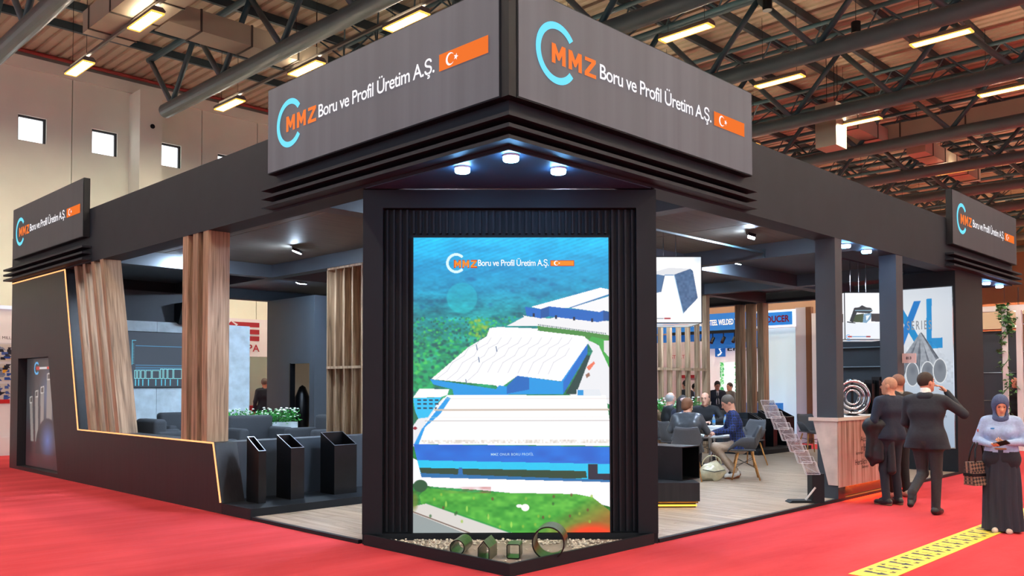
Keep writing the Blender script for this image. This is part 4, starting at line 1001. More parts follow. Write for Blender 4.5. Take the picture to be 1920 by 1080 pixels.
    # ceiling rails and hanging light boxes
    def lightbox(label, cx, cy, side, z0, z1, paint, grp, bot):
        t = thing('hanging_light_box', label, 'light box', (cx, cy, z0), radians(-45), group='hanging light boxes')
        h = side/2
        MB().box(-h+.01, h-.01, -h+.01, h-.01, z0-z0+.01, z1-z0-.01).build('box_body', MT['white'], t, local=True)
        fr = MB()
        for a, b_ in ((-h, -h), (h-.012, -h), (-h, h-.012), (h-.012, h-.012)): fr.box(a, a+.012, b_, b_+.012, 0, z1-z0)
        for zz in (0, z1-z0-.012):
            fr.box(-h, h, -h, -h+.012, zz, zz+.012); fr.box(-h, h, h-.012, h, zz, zz+.012); fr.box(-h, -h+.012, -h, h, zz, zz+.012); fr.box(h-.012, h, -h, h, zz, zz+.012)
        fr.build('box_frame', MT['darkmetal'], t, local=True)
        paint.build('print_front', (-h+.01, -h+.006, z1-z0-.01), (1, 0, 0), (0, 0, 1), side-.02, z1-z0-.02, t, 1.05, local=True)
        paint.build('print_side', (-h+.006, h-.01, z1-z0-.01), (0, -1, 0), (0, 0, 1), side-.02, z1-z0-.02, t, .95, local=True)
        bot.build('print_base', (-h+.01, h-.01, .006), (1, 0, 0), (0, 1, 0), side-.02, side-.02, t, .8, local=True)
        for a in (-.34, .02, .34): MB().tube([(a*.707, a*.707, z1-z0-.005), (a*.707, a*.707, 3.93-z0)], .006, 5).build('hanging_wire', MT['chrome'], t, local=True)
    P = Paint(1188, 480, 1314, 606, 1.6, (250, 250, 252))
    def mir(pts): return [(2*1249-x, y) for x, y in pts]
    leg = [(1262, 514), (1293, 503), (1298, 507), (1307, 559), (1279, 588), (1270, 552), (1265, 524)]
    leg2 = [(1232, 514), (1243, 516), (1236, 547), (1228, 549), (1210, 566), (1204, 540), (1212, 512)]
    P.poly(leg2, (70, 108, 150)); P.poly([(1212, 512), (1252, 501), (1296, 503), (1262, 515), (1232, 514)], (222, 224, 228)); P.poly(leg, (66, 100, 140))
    P.a += (P.mask(leg)*P.noise(4, 4, 3))[..., None]*30
    P.line((1244, 515), (1260, 515), 1.6, (90, 140, 190)); P.line((1262, 515), (1279, 588), 1.2, (120, 170, 210)); P.line((1243, 516), (1236, 547), 1, (40, 70, 110))
    P.line((1243, 598), (1253, 598), 2.6, (160, 20, 30)); P.line((1210, 598), (1240, 598), 1.6, (130, 140, 150)); P.ring(1203, 597, 4, 1.4, (60, 160, 230), -.75, .75)
    P.ell(1310, 482, 14, 14, (196, 220, 236), .7, 1)
    Bt = Paint(0, 0, 100, 100, 1, (226, 230, 234)); Bt.ring(50, 60, 26, 7, (40, 140, 220), -.75, .75); Bt.line((52, 60), (84, 60), 9, (220, 90, 60))
    sd = .93; px, py = 4.94, 1.1; cx = px-.5*sd*.7071+.5*sd*.7071; cy = py+.5*sd*.7071+.5*sd*.7071
    lightbox('white hanging light box with a bent blue-grey steel sheet picture, right of the screen tower', cx, cy, sd, 2.56, 3.50, P, None, Bt)
    P = Paint(1583, 548, 1671, 637, 2, (244, 246, 250))
    dk = (52, 56, 60)
    P.poly([(1592, 602), (1601, 577), (1610, 576), (1616, 572), (1624, 576), (1633, 577), (1636, 583), (1630, 588), (1606, 586), (1598, 605)], dk); P.line((1603, 582), (1634, 582), 1.4, (150, 190, 210))
    P.poly([(1604, 590), (1619, 588), (1617, 605), (1598, 604)], (70, 84, 60)); P.poly([(1619, 589), (1634, 587), (1632, 598), (1624, 606), (1617, 605)], (120, 160, 190)); P.poly([(1623, 592), (1631, 591), (1624, 602)], (240, 246, 250))
    P.poly([(1633, 588), (1664, 588), (1664, 604), (1633, 603)], (50, 48, 52)); P.line((1588, 604), (1602, 606), 2, (50, 54, 60)); P.poly([(1583, 606), (1671, 606), (1671, 637), (1583, 637)], (226, 232, 240), .6)
    P.ring(1589, 632, 3.6, 1.2, (60, 170, 240), -.75, .75); P.line((1589, 632), (1595, 632), 2.4, (180, 40, 40)); P.line((1597, 632), (1622, 632), 1.5, (90, 150, 200)); P.line((1624, 632), (1630, 632), 2.4, (150, 30, 40))
    sd = .84; px, py = 9.5, 1.06
    lightbox('smaller white hanging light box with a dark clamp picture between the two columns', px+.5*sd*1.414, py, sd, 2.487, 3.33, P, None, Bt)
    for lab, xa, xb, y in (('thin dark rail under the ceiling carrying the light box beside the tower', 3.6, 7.95, 1.76), ('thin dark rail under the ceiling carrying the light box between the columns', 8.2, 12.4, 1.1)):
        tagp(MB().box(xa, xb, y-.015, y+.015, 3.92, 3.95).box(xb-.03, xb-.002, y-.02, y+.02, 3.86, 4.0).build('ceiling_rail', MT['purlin']), lab, 'rail')
    # floor tape
    t = thing('floor_tape', 'yellow floor marking tape with dark arrows and numbers on the red carpet', 'tape', (6, -2.28, .002))
    y0, y1, xa, xb = -2.11, -2.46, 2.2, 16
    ty = mat('yellow_tape', (238, 206, 72), .5); td = mat('tape_print', (52, 60, 72), .6)
    MB().box(xa, xb, y1, y0, .002, .006).build('tape_strip', ty, t)
    ar = dg = None; k = 0; x = 2.34
    while x < 13:
        if ar is None:
            A = [(0, 0), (.07, 0), (.07, -.06), (.105, -.06), (.105, -.0), (.105, -.0)]
            U = [(.02, .0), (.075, .0), (.075, .075), (.05, .075), (.05, .15), (.09, .15), (.035, .235), (-.02, .15), (.02, .15), (.02, .06), (.02, .06)]
            U = [(.10, .01), (.10, .075), (.075, .075), (.075, .145), (.11, .145), (.05, .25), (0, .145), (.035, .145), (.035, .01)]
            ar = MB().add([(a, -b_, 0) for a, b_ in U], [tuple(range(len(U)))]).build('arrow_mark', td, t, local=True); ar.location = (x-6, y0-.05+2.28, .005)
            dg = lettering('number_mark', '4', (0, 0, 0), (0, -1, 0), (1, 0, 0), .05, .07, td, t, bold=.03, local=True); dg.location = (x-6+.15, y0-.04+2.28, .003)
            d5 = lettering('number_mark', '5', (0, 0, 0), (0, -1, 0), (1, 0, 0), .05, .07, td, t, bold=.03, local=True); d5.location = (x-6+.15, y0-.25+2.28, .003)
            ln = MB().box(0, .012, -.1, 0, 0, .001).build('line_mark', td, t, local=True); ln.location = (x-6+.17, y0-.12+2.28, .005)
        else:
            for o, dx, dy in ((ar, 0, -.05), (dg, .15, -.04), (d5, .15, -.25), (ln, .17, -.12)):
                c_ = link_copy(o, t); c_.location = (x-6+dx, y0+dy+2.28, o.location.z)
        x += .29
build_right()

# ================================================================== FURNITURE
def chair_shell(m, t, name, s=1.0):
    rows = [(.255, .425, .185, .00, 0), (.235, .452, .20, .02, 0), (.15, .455, .225, .12, 0), (.05, .45, .24, .20, 0), (-.06, .45, .245, .215, 0), (-.14, .46, .245, .20, 0), (-.19, .50, .245, .15, .03),
            (-.222, .56, .24, .075, .06), (-.245, .64, .228, .03, .07), (-.265, .72, .215, .01, .06), (-.28, .79, .20, 0, .045), (-.29, .835, .175, 0, .03)]
    n = 17; G = np.zeros((len(rows), n, 3))
    for i, (y, z, hw, ra, cu) in enumerate(rows):
        for j in range(n):
            u = -1+2*j/(n-1); a = abs(u); e = max(0, (a-.62)/.38)
            G[i, j] = (hw*(u if a < .62 else np.sign(u)*(.62+.46*(a-.62)+ (.38-.46*.38)*e)), y+cu*a*a*1.2, z+ra*e**1.25+.012*a*a)
    gu = np.gradient(G, axis=0); gv = np.gradient(G, axis=1); N_ = np.cross(gu, gv); N_ /= np.linalg.norm(N_, axis=2, keepdims=True)+1e-9
    G2 = G+N_*.022; R = len(rows); A = np.concatenate([G.reshape(-1, 3), G2.reshape(-1, 3)])*s; fs = []; off = R*n
    for i in range(R-1):
        for j in range(n-1):
            a, b_, c, d = i*n+j, i*n+j+1, (i+1)*n+j+1, (i+1)*n+j
            fs += [(a, b_, c, d), (off+d, off+c, off+b_, off+a)]
    bd = [(0, j) for j in range(n)]+[(i, n-1) for i in range(1, R)]+[(R-1, j) for j in range(n-2, -1, -1)]+[(i, 0) for i in range(R-2, 0, -1)]
    ids = [i*n+j for i, j in bd]
    for q in range(len(ids)):
        a, b_ = ids[q], ids[(q+1) % len(ids)]; fs.append((a, off+a, off+b_, b_))
    return MB().add(A.tolist(), fs).build(name, m, t, local=True, smooth=True)
def build_furniture():
    S = 1.1
    def chair0():
        t = thing('armchair', '', 'chair', (0, 0, 0), 0, 'grey shell armchairs at the meeting table')
        chair_shell(MT['gray'], t, 'seat_shell', S)
        sh = [c_ for c_ in t.children if c_.name.startswith('seat_shell')][0]
        rbox('seat_pad', -.2*S, .2*S, -.17*S, .22*S, .455*S, .485*S, MT['gray'], sh, r=.014, local=True)
        b = MB()
        for sx in (-1, 1):
            for sy in (-1, 1):
                MB().tube([(sx*.13*S, sy*.11*S-.01, .425*S), (sx*.225*S, sy*.215*S-.01, 0)], [.017*S, .011*S], 8).build('leg', MT['legwood'], t, local=True, smooth=True)
        for a, e in (((-.15, -.13, .33), (.19, .17, .18)), ((.15, -.13, .33), (-.19, .17, .18)), ((-.15, .13, .33), (.19, -.17, .18)), ((.15, .13, .33), (-.19, -.17, .18)), ((-.16, -.14, .31), (.16, -.14, .31)), ((-.16, .14, .31), (.16, .14, .31))):
            b.tube([tuple(q*S for q in a), tuple(q*S for q in e)], .004, 4)
        b.build('wire_brace', MT['darkmetal'], t, local=True)
        return t
    def face(dx, dy): return atan2(dy, dx)-pi/2
    spots = [(8.23, 2.34, face(-.55, .85), 'grey shell armchair of the man in the checked jacket, nearest the counter'),
             (7.38, 2.95, face(.8, .45), 'grey shell armchair of the woman in the grey jacket, back to the camera'),
             (10.86, 4.8, face(-.6, -.6), 'grey shell armchair across the table, under the man in black'),
             (9.76, 5.06, face(.7, -.6), 'grey shell armchair of the older man at the far left of the table'),
             (10.6, 3.55, face(-1, .1), 'empty grey shell armchair standing behind the checked jacket'),
             (14.4, 4.05, face(-.5, -.8), 'lone grey shell armchair beside the first black column, by the clear stand'),
             (9.06, 4.36, face(.85, -.3), 'grey shell armchair of the long haired woman behind the table')]
    p = chair0(); first = True
    for x, y, r, lab in spots:
        o = p if first else copy_tree(p); first = False
        o.location = (x, y, .0405); o.rotation_euler = (0, 0, r); o['label'] = lab
    # tables
    for i, (x, y, lab) in enumerate(((8.32, 3.08, 'round white meeting table with papers, nearest the camera'), (10.2, 4.15, 'second round white meeting table with the water bottles'))):
        t = thing('meeting_table', lab, 'table', (x, y, .04))
        MB().lathe([(.0, .70), (.36, .70), (.40, .715), (.40, .735), (.0, .735)], (x, y, .04), 32).build('table_top', MT['white'], t)
        MB().lathe([(.03, .02), (.03, .70)], (x, y, .04), 16).build('pedestal', MT['chrome'], t, smooth=True); MB().lathe([(.23, 0), (.23, .012), (.03, .03)], (x, y, .04), 28).build('table_base', MT['chrome'], t)
    rbx = rbox('sample_box', 8.75, 9.2, 3.3, 3.62, .0, .07, MT['white'], r=.012); rbx.location.z = .7755+.0
    rbx.location = (10.2, 4.1, .776); tagp(rbx, 'flat pale box on the second table under the water bottles', 'box')
    for i, (x, y, z, lab) in enumerate(((10.2, 4.15, .847, 'clear water bottle with blue cap left on the pale box'), (10.38, 3.99, .847, 'clear water bottle with blue cap right on the pale box'))):
        t = thing('water_bottle', lab, 'bottle', (x, y, z), group='water bottles on the table')
        MB().lathe([(.028, 0), (.034, .02), (.034, .13), (.03, .15), (.013, .185), (.013, .2)], (x, y, z), 16).build('bottle_body', mat('bottle_plastic_%d' % i, (196, 214, 224), .1, trans=.5), t, smooth=True)
        MB().lathe([(.0347, .06), (.0347, .115)], (x, y, z), 16).build('bottle_label', mat('blue_label_%d' % i, (60, 150, 214), .5), t); MB().lathe([(.016, .2), (.016, .225)], (x, y, z), 12).build('bottle_cap', mat('blue_cap_%d' % i, (30, 110, 214), .5), t)
    for i, (x, y, a) in enumerate(((8.3, 2.92, .5), (8.15, 3.1, -.2))):
        o = MB().box(-.15, .15, -.11, .11, 0, .008).build('paper_sheet', MT['white'], None, local=True); o.location = (x, y, .7755+i*.009); o.rotation_euler = (0, 0, a)
        tagp(o, ['white paper on the near table in front of the checked jacket', 'white paper on the near table beside the woman'][i], 'paper')
    # handbag on the floor
    t = thing('handbag', 'cream leather handbag slumped on the wooden floor under the table', 'bag', (7.62, 2.62, .04), radians(-40))
    bm = bmesh.new(); bmesh.ops.create_uvsphere(bm, u_segments=28, v_segments=16, radius=1)
    for v in bm.verts:
        x, y, z = v.co; w = 1-.35*max(0, z); f = .012*sin(9*x+4*z)+.01*sin(13*y)
        v.co = (.24*x*w+f, .13*y*w*(1-.3*max(0, z)), max(-.02, .155+.17*z*(1+.12*sin(5*x))+f))
    b = MB().add([tuple(v.co) for v in bm.verts], [tuple(q.index for q in f.verts) for f in bm.faces]); bm.free()
    b.build('bag_body', mat('cream_leather', (196, 190, 160), .25, var=.15, vscale=12), t, local=True, smooth=True)
    pts = [(.17*cos(a), 0, .27+.16*sin(a)) for a in np.linspace(0, pi, 14)]
    MB().tube(pts, .011, 6).build('bag_handle', mat('cream_strap', (180, 172, 140), .3), t, local=True, smooth=True); MB().tube([(-.2, -.115, .2), (0, -.14, .16), (.2, -.11, .19)], .007, 5).build('bag_zip', MT['darkmetal'], t, local=True)
    # big open tube on its glowing plinth beside the tower
    rot = radians(-45); kx = 5.61
    t = thing('display_plinth', 'black block with a glowing golden led foot right of the screen tower', 'plinth', (kx/2+1.85/1.414, kx/2-1.85/1.414, .04), rot)
    MB().box(-.72, .74, 0, .78, .085, .335).build('plinth_block', MT['black2'], t, local=True)
    MB().box(-.68, .69, .03, .72, 0, .085).build('plinth_foot', MT['black'], t, local=True)
    MB().box(-.68, .70, .012, .028, .02, .04).build('led_strip', MT['ledsoft'], t, local=True); MB().box(-.7, .72, .012, .028, .062, .08).build('brass_strip', mat('brass_profile', (190, 130, 50), .25, .9), t, local=True)
    t = thing('large_square_tube', 'large black square steel tube lying open on the glowing black block', 'tube', (4.88, 1.75, .3755))
    x0, x1, y0, y1, z0, z1, g = 4.655, 5.10, 1.27, 2.25, .376, .842, .016
    b = MB().box(x0, x1, y0, y1, z0, z0+g).box(x0, x1, y0, y1, z1-g, z1).box(x0, x0+g, y0, y1, z0+g, z1-g).box(x1-g, x1, y0, y1, z0+g, z1-g); b.build('tube_wall', MT['steelblk'], t)
    e = MB()
    for q in ((x0, x1, z0, z0+.01), (x0, x1, z1-.01, z1), (x0, x0+.01, z0, z1), (x1-.01, x1, z0, z1)): e.box(q[0], q[1], y0-.003, y0, q[2], q[3])
    e.build('cut_edge', MT['darkmetal'], t)
    # sofas
    def sofa(label, x, y, r, w=1.05, s=1.12, back=True):
        t = thing('lounge_sofa', label, 'sofa', (x, y, .04), r, 'charcoal lounge sofas'); k = dict(local=True); d = .45
        rbox('sofa_base', -w/2+.14, w/2-.14, -d+.16, d, .08*s, .30*s, MT['sofa'], t, r=.04, **k); rbox('seat_cushion', -w/2+.16, w/2-.16, -d+.2, d-.01, .30*s, .44*s, MT['sofa'], t, r=.05, **k)
        rbox('backrest', -w/2+.10, w/2-.10, -d, -d+.26, .2*s, .86*s, MT['sofa'], t, r=.07, **k)
        rbox('armrest', -w/2, -w/2+.2, -d+.05, d, .06*s, .66*s, MT['sofa'], t, r=.06, **k); rbox('armrest', w/2-.2, w/2, -d+.05, d, .06*s, .66*s, MT['sofa'], t, r=.06, **k)
        for sx in (-1, 1):
            for sy in (-1, 1): MB().tube([(sx*(w/2-.1), sy*.38, .075*s), (sx*(w/2-.1), sy*.38, 0)], .02, 8).build('sofa_foot', MT['darkmetal'], t, **k)
    sofa('charcoal sofa with its high back in front of the white flower planter', 3.55, 10.9, radians(180), 1.2, 1.2)
    sofa('charcoal sofa beside the walnut lattice panel, back to the right', 3.95, 9.2, radians(90), 1.15, 1.24)
    sofa('charcoal sofa behind the slanted board column', 1.85, 11.3, radians(-90), 1.1, 1.18)
    sofa('charcoal sofa behind the three board column', 2.9, 12.7, radians(180), 1.2, 1.25)
    sofa('charcoal sofa close behind the low black wall', 1.75, 8.75, radians(-90), s=1.05)
    sofa('charcoal sofa in the right background in front of the walnut boards', 14.75, 6.45, radians(180), 1.3, 1.12)
    # planters
    def foliage(t, x0, x1, y0, y1, z0, z1, n, nf, seed, name='foliage'):
        r = random.Random(seed); b = MB()
        for q in range(n):
            x, y = r.uniform(x0, x1), r.uniform(y0, y1); z = r.uniform(z0, z1-.1*r.random()); a = r.uniform(0, 6.3); el = r.uniform(-.3, 1.1); L_ = r.uniform(.05, .11); w_ = L_*.28
            d = Vector((cos(a)*cos(el), sin(a)*cos(el), sin(el))); s_ = Vector((-sin(a), cos(a), 0)); up = d.cross(s_); p = Vector((x, y, z))
            b.add([tuple(p), tuple(p+d*L_*.5+s_*w_-up*.008), tuple(p+d*L_), tuple(p+d*L_*.5-s_*w_-up*.008), tuple(p+d*L_*.5+up*.008)], [(0, 4, 1), (1, 4, 2), (2, 4, 3), (3, 4, 0)])
        b.build(name, MT['leaf'], t, kind='stuff')
        b = MB()
        for q in range(nf):
            x, y, z = r.uniform(x0, x1), r.uniform(y0, y1), r.uniform(z0+.1, z1+.03)
            for k in range(4):
                a = k*pi/2+r.random(); s_ = .022; p = Vector((x+cos(a)*s_*.7, y+sin(a)*s_*.7, z))
                b.add([tuple(p+Vector((s_, 0, .005))), tuple(p+Vector((0, s_, .012))), tuple(p+Vector((-s_, 0, .005))), tuple(p+Vector((0, -s_, .012))), tuple(p+Vector((0, 0, .03)))], [(0, 1, 4), (1, 2, 4), (2, 3, 4), (3, 0, 4), (3, 2, 1, 0)])
        if nf: b.build('blossoms', MT['flower'], t, kind='stuff')
    t = thing('flower_planter', 'long pale concrete planter with white flowers behind the lounge sofas', 'planter', (4.2, 11.85, .04))
    MB().box(3.35, 4.95, 11.6, 12.0, .04, .88).build('planter_box', MT['concrete'], t); foliage(t, 3.3, 5.0, 11.55, 12.05, .85, 1.16, 900, 110, 1)
    t = thing('flower_planter', 'walnut planter box with green leaves behind the older seated man', 'planter', (10.2, 5.5, .04))
    MB().box(8.9, 11.7, 5.42, 5.7, .04, 1.12).build('planter_box', MT['wood'], t); foliage(t, 8.9, 11.7, 5.38, 5.74, 1.08, 1.36, 900, 60, 2)
build_furniture()

# ================================================================== PEOPLE (implicit surfaces -> one continuous mesh each)
def surfnet(D, o, h):
    nx, ny, nz = D.shape; S = D < 0
    c = [S[i:nx-1+i, j:ny-1+j, k:nz-1+k] for i in (0, 1) for j in (0, 1) for k in (0, 1)]
    cnt = sum(x.astype(np.int8) for x in c); act = (cnt > 0) & (cnt < 8)
    idx = -np.ones(act.shape, np.int64); ii = np.argwhere(act); idx[act] = np.arange(len(ii))
    pos = np.zeros((len(ii), 3)); wt = np.zeros(len(ii))
    cs = [(i, j, k) for i in (0, 1) for j in (0, 1) for k in (0, 1)]
    I, J, K = ii.T
    for a in cs:
        for ax in range(3):
            if a[ax]: continue
            b = list(a); b[ax] = 1
            da = D[I+a[0], J+a[1], K+a[2]]; db = D[I+b[0], J+b[1], K+b[2]]; m = (da < 0) != (db < 0)
            t = np.where(m, da/(da-db+1e-12), 0); p = np.tile(np.array(a, float), (len(ii), 1)); p[:, ax] += t
            pos += p*m[:, None]; wt += m
    pos = (ii+pos/wt[:, None])*h+np.array(o)
    F = []
    for ax in range(3):
        u, v = (ax+1) % 3, (ax+2) % 3
        sl = [slice(1, D.shape[q]-1) for q in range(3)]; sl[ax] = slice(0, D.shape[ax]-1)
        s2 = list(sl); s2[ax] = slice(1, D.shape[ax])
        A, B = S[tuple(sl)], S[tuple(s2)]; e = np.argwhere(A != B)
        if not len(e): continue
        off = np.array([sl[q].start for q in range(3)]); e0 = e+off; flip = A[tuple(e.T)]
        def at(du, dv):
            q = e0.copy(); q[:, u] += du; q[:, v] += dv; return idx[tuple(q.T)]
        q = np.stack([at(-1, -1), at(0, -1), at(0, 0), at(-1, 0)], 1)
        q[~flip] = q[~flip][:, ::-1]; F.append(q)
    return pos, np.concatenate(F)
def d_cone(P, a, b, ra, rb):
    a, b = np.array(a, float), np.array(b, float); ba = b-a; pa = P-a; t = np.clip((pa@ba)/(ba@ba+1e-12), 0, 1)
    return np.linalg.norm(pa-t[..., None]*ba, axis=-1)-(ra+(rb-ra)*t)
def d_ell(P, c, r, R=None):
    q = P-np.array(c, float)
    if R is not None: q = q@R
    r = np.array(r, float); k0 = np.linalg.norm(q/r, axis=-1); k1 = np.linalg.norm(q/(r*r), axis=-1)+1e-9
    return k0*(k0-1)/k1
def prim_d(p, P):
    d = d_cone(P, *p['cone']) if 'cone' in p else d_ell(P, *p['ell'])
    if 'cut' in p:
        for n, c in p['cut']: d = np.maximum(d, P@np.array(n, float)-c)
    return d
def sdf_mesh(prims, res):
    pts = []
    for p in prims:
        if 'cone' in p: a, b, ra, rb = p['cone']; m = max(ra, rb); pts += [np.array(a)-m, np.array(a)+m, np.array(b)-m, np.array(b)+m]
        else: c, r = p['ell'][:2]; m = max(r); pts += [np.array(c)-m, np.array(c)+m]
    pts = np.array(pts); lo = pts.min(0)-2.5*res; hi = pts.max(0)+2.5*res; n = np.ceil((hi-lo)/res).astype(int)+1
    G = [lo[k]+res*np.arange(n[k]) for k in range(3)]; D = np.full(tuple(n), 9.0)
    for p in prims:
        if 'cone' in p: a, b, ra, rb = p['cone']; m = max(ra, rb)+.13; l = np.minimum(a, b)-m; u = np.maximum(a, b)+m
        else: c, r = p['ell'][:2]; m = max(r)+.13; l = np.array(c)-m; u = np.array(c)+m
        i0 = np.clip(np.floor((l-lo)/res).astype(int), 0, n-1); i1 = np.clip(np.ceil((u-lo)/res).astype(int)+1, 1, n)
        P = np.stack(np.meshgrid(*[G[k][i0[k]:i1[k]] for k in range(3)], indexing='ij'), -1)
        s = tuple(slice(i0[k], i1[k]) for k in range(3)); d = prim_d(p, P); k = p.get('k', .04); o = D[s]
        if p.get('sub'): D[s] = np.maximum(o, -d)
        else:
            hh = np.maximum(k-np.abs(o-d), 0)/k if k > 0 else 0; D[s] = np.minimum(o, d)-hh*hh*k*.25
    V, F = surfnet(D, lo, res)
    C = V[F].mean(1); best = np.full(len(C), 9e9); tag = np.zeros(len(C), int)
    for p in prims:
        if p.get('sub'): continue
        d = prim_d(p, C)+p.get('bias', 0); m = d < best; best[m] = d[m]; tag[m] = p.get('tag', 0)
    return V, F, tag
def rotm(ax, a):
    c, s = cos(a), sin(a); M = np.eye(3); i, j = [(1, 2), (2, 0), (0, 1)][ax]; M[i, i] = c; M[j, j] = c; M[i, j] = -s; M[j, i] = s; return M
def unit(v): v = np.array(v, float); return v/np.linalg.norm(v)
def hand_prims(w, d, n, side, curl=.5, sc=1.0, tag=2, spread=1.0):
    """w wrist, d pointing direction, n palm normal, side: +1 thumb on n x d side"""
    d = unit(d); n = unit(np.array(n)-np.dot(n, d)*d); s = np.cross(n, d)*side; pr = []; w = np.array(w, float)
    K = .012*sc
    for q, (off, L_, r) in enumerate(((.030, .074, .0088), (.010, .082, .009), (-.010, .077, .0086), (-.028, .060, .0076))):
        b = w+d*.085*sc+s*off*sc; pr.append(dict(cone=(w+s*off*.6*sc+d*.01*sc, b, .013*sc, .0115*sc), tag=tag, k=.02*sc))
        p = b; a = curl*(.5+.08*q)
        for f, seg in enumerate((.45, .32, .23)):
            a2 = a*(f+1); v = d*cos(a2)+n*sin(a2)+s*off*1.2*spread; v = unit(v); e = p+v*L_*seg*sc
            pr.append(dict(cone=(p, e, r*sc*(1-.1*f), r*sc*(.92-.1*f)), tag=tag, k=.004*sc)); p = e
    b = w+d*.028*sc+s*.03*sc; v = unit(s*.75+d*.6+n*.35); m = b+v*.036*sc; e = m+unit(d*.85+s*.2+n*.45)*.032*sc
    pr += [dict(cone=(w+d*.015*sc+s*.012*sc, b, .014*sc, .0125*sc), tag=tag, k=.015*sc), dict(cone=(b, m, .012*sc, .0105*sc), tag=tag, k=.008*sc), dict(cone=(m, e, .0102*sc, .0085*sc), tag=tag, k=.004*sc)]
    return pr

SKINS = {}
def pmat(name, rgb, rough=.8, **k):
    if name.startswith('cloth') and max(rgb) < 80: rgb = tuple(int(v*.72) for v in rgb)
    key = (name, rgb)
    if key not in SKINS: SKINS[key] = mat(name, rgb, rough, var=.1, vscale=40, **k)
    return SKINS[key]
PL = Paint  # painter alias

def person(label, loc, fwd, s=1.0, sit=False, lean=0, torso_yaw=0, look=(0, 0), J=None, top=(40, 42, 48), bottom=(44, 44, 50), skin=(206, 150, 122), hair=(60, 46, 38), hairstyle='short',
           shoes=(28, 26, 26), fem=False, hem=None, bulk=1.0, collar=None, hands=None, res=.014, topmat=None, botmat=None, extra=None, legs=True, face=True, sole=None, group=None):
    """local frame: +y forward, +x right, z up; lengths for a 1.75 m person, scaled by s"""
    t = thing('person', label, 'person', loc, atan2(fwd[1], fwd[0])-pi/2)
    hz = .50 if sit else .93
    up = lambda p: np.array(p, float)+np.array([0, 0, hz])
    j = dict(pel=(0, 0, .03), wst=(0, .0, .17), chs=(0, -.005, .36), nk=(0, -.02, .54), hd=(0, .015, .70),
             shL=(-.185*bulk, -.01, .49), shR=(.185*bulk, -.01, .49), elL=(-.25, -.03, .22), elR=(.25, -.03, .22), wrL=(-.26, .07, -.02), wrR=(.26, .07, -.02))
    up_names = list(j)
    M = rotm(0, -radians(lean)) @ rotm(2, radians(torso_yaw))
    j = {k: M @ np.array(v, float) for k, v in j.items()}
    if fem:
        for k in ('shL', 'shR'): j[k][0] *= .88
    j = {k: v+np.array([0, 0, hz]) for k, v in j.items()}
    j.update(hpL=np.array([-.095, 0, hz]), hpR=np.array([.095, 0, hz]))
    if sit: j.update(knL=(-.13, .43, .53), knR=(.13, .43, .53), anL=(-.13, .40, .09), anR=(.13, .40, .09), toL=(-.15, .55, .035), toR=(.15, .55, .035))
    else: j.update(knL=(-.10, .02, .49), knR=(.10, .02, .49), anL=(-.105, -.02, .085), anR=(.105, -.02, .085), toL=(-.13, .13, .035), toR=(.13, .13, .035))
    if J: j.update(J)
    j = {k: np.array(v, float) for k, v in j.items()}
    T, B_, S_, C_ = 0, 1, 2, 3
    pr = []
    def cone(a, b, ra, rb, tag, k=.05, **kw): pr.append(dict(cone=(np.array(a)*1.0, np.array(b)*1.0, ra, rb), tag=tag, k=k, **kw))
    X = unit(j['shR']-j['shL']); bl = bulk
    hw = .075 if not fem else .085
    if legs:
        for q in 'LR':
            cone(j['hp'+q], j['kn'+q], .092*bl**.5, .064, B_, .05); cone(j['kn'+q], j['an'+q], .063, .052, B_, .03)
            foot = j['to'+q]-j['an'+q]
            cone(j['an'+q]+np.array([0, 0, -.01]), j['an'+q]+foot*.5, .045, .04, C_, .02); 
    cone(j['hpL'], j['hpR'], .105*bl, .105*bl, B_, .06)
    cone(j['pel']-X*hw+(0, .0, 0), j['pel']+X*hw, .11*bl, .11*bl, T if hem is not None else B_, .05)
    cone(j['wst']-X*.065*bl, j['wst']+X*.065*bl, .108*bl, .108*bl, T, .08)
    cone(j['chs']-X*.085*bl, j['chs']+X*.085*bl, .115*bl, .115*bl, T, .09)
    cone(j['shL']*.62+j['nk']*.38-(0, 0, .02), j['shR']*.62+j['nk']*.38-(0, 0, .02), .085, .085, T, .07)
    if fem:
        f_ = unit(np.cross((0, 0, 1), X)); 
        for sgn in (-1, 1): pr.append(dict(ell=(j['chs']+X*.075*sgn+f_*.085+(0, 0, -.02), (.07, .06, .065)), tag=T, k=.05))
    for q in 'LR':
        cone(j['sh'+q], j['el'+q], .064*bl**.5, .052, T, .04); cone(j['el'+q], j['wr'+q], .05, .037, T, .03)
    if hem is not None:
        L_, fl, r0 = hem      # jacket skirt: length below pelvis, flare, radius
        dn = np.array([0, 0, -L_]) if not sit else np.array([0, .05, -L_])
        pr.append(dict(cone=(j['pel']-X*.08*bl, j['pel']-X*(.09*bl+fl)+dn, r0*bl, r0*bl), tag=T, k=.05, cut=[((0, 0, -1), -(j['pel'][2]-L_))]))
        pr.append(dict(cone=(j['pel']+X*.08*bl, j['pel']+X*(.09*bl+fl)+dn, r0*bl, r0*bl), tag=T, k=.05, cut=[((0, 0, -1), -(j['pel'][2]-L_))]))
    # neck and head
    hd = j['hd']; R = rotm(2, radians(look[0])) @ rotm(0, radians(look[1])); H = lambda x, y, z: hd+R@np.array([x, y, z])
    cone(j['nk']+(0, 0, -.03), H(0, -.02, -.07), .058, .054, S_, .03)
    pr.append(dict(ell=(H(0, -.012, .02), (.078, .096, .10), R), tag=S_, k=.03)); pr.append(dict(ell=(H(0, .022, -.055), (.056, .066, .07), R), tag=S_, k=.04))
    cone(H(0, .082, .012), H(0, .105, -.022), .010, .016, S_, .018)
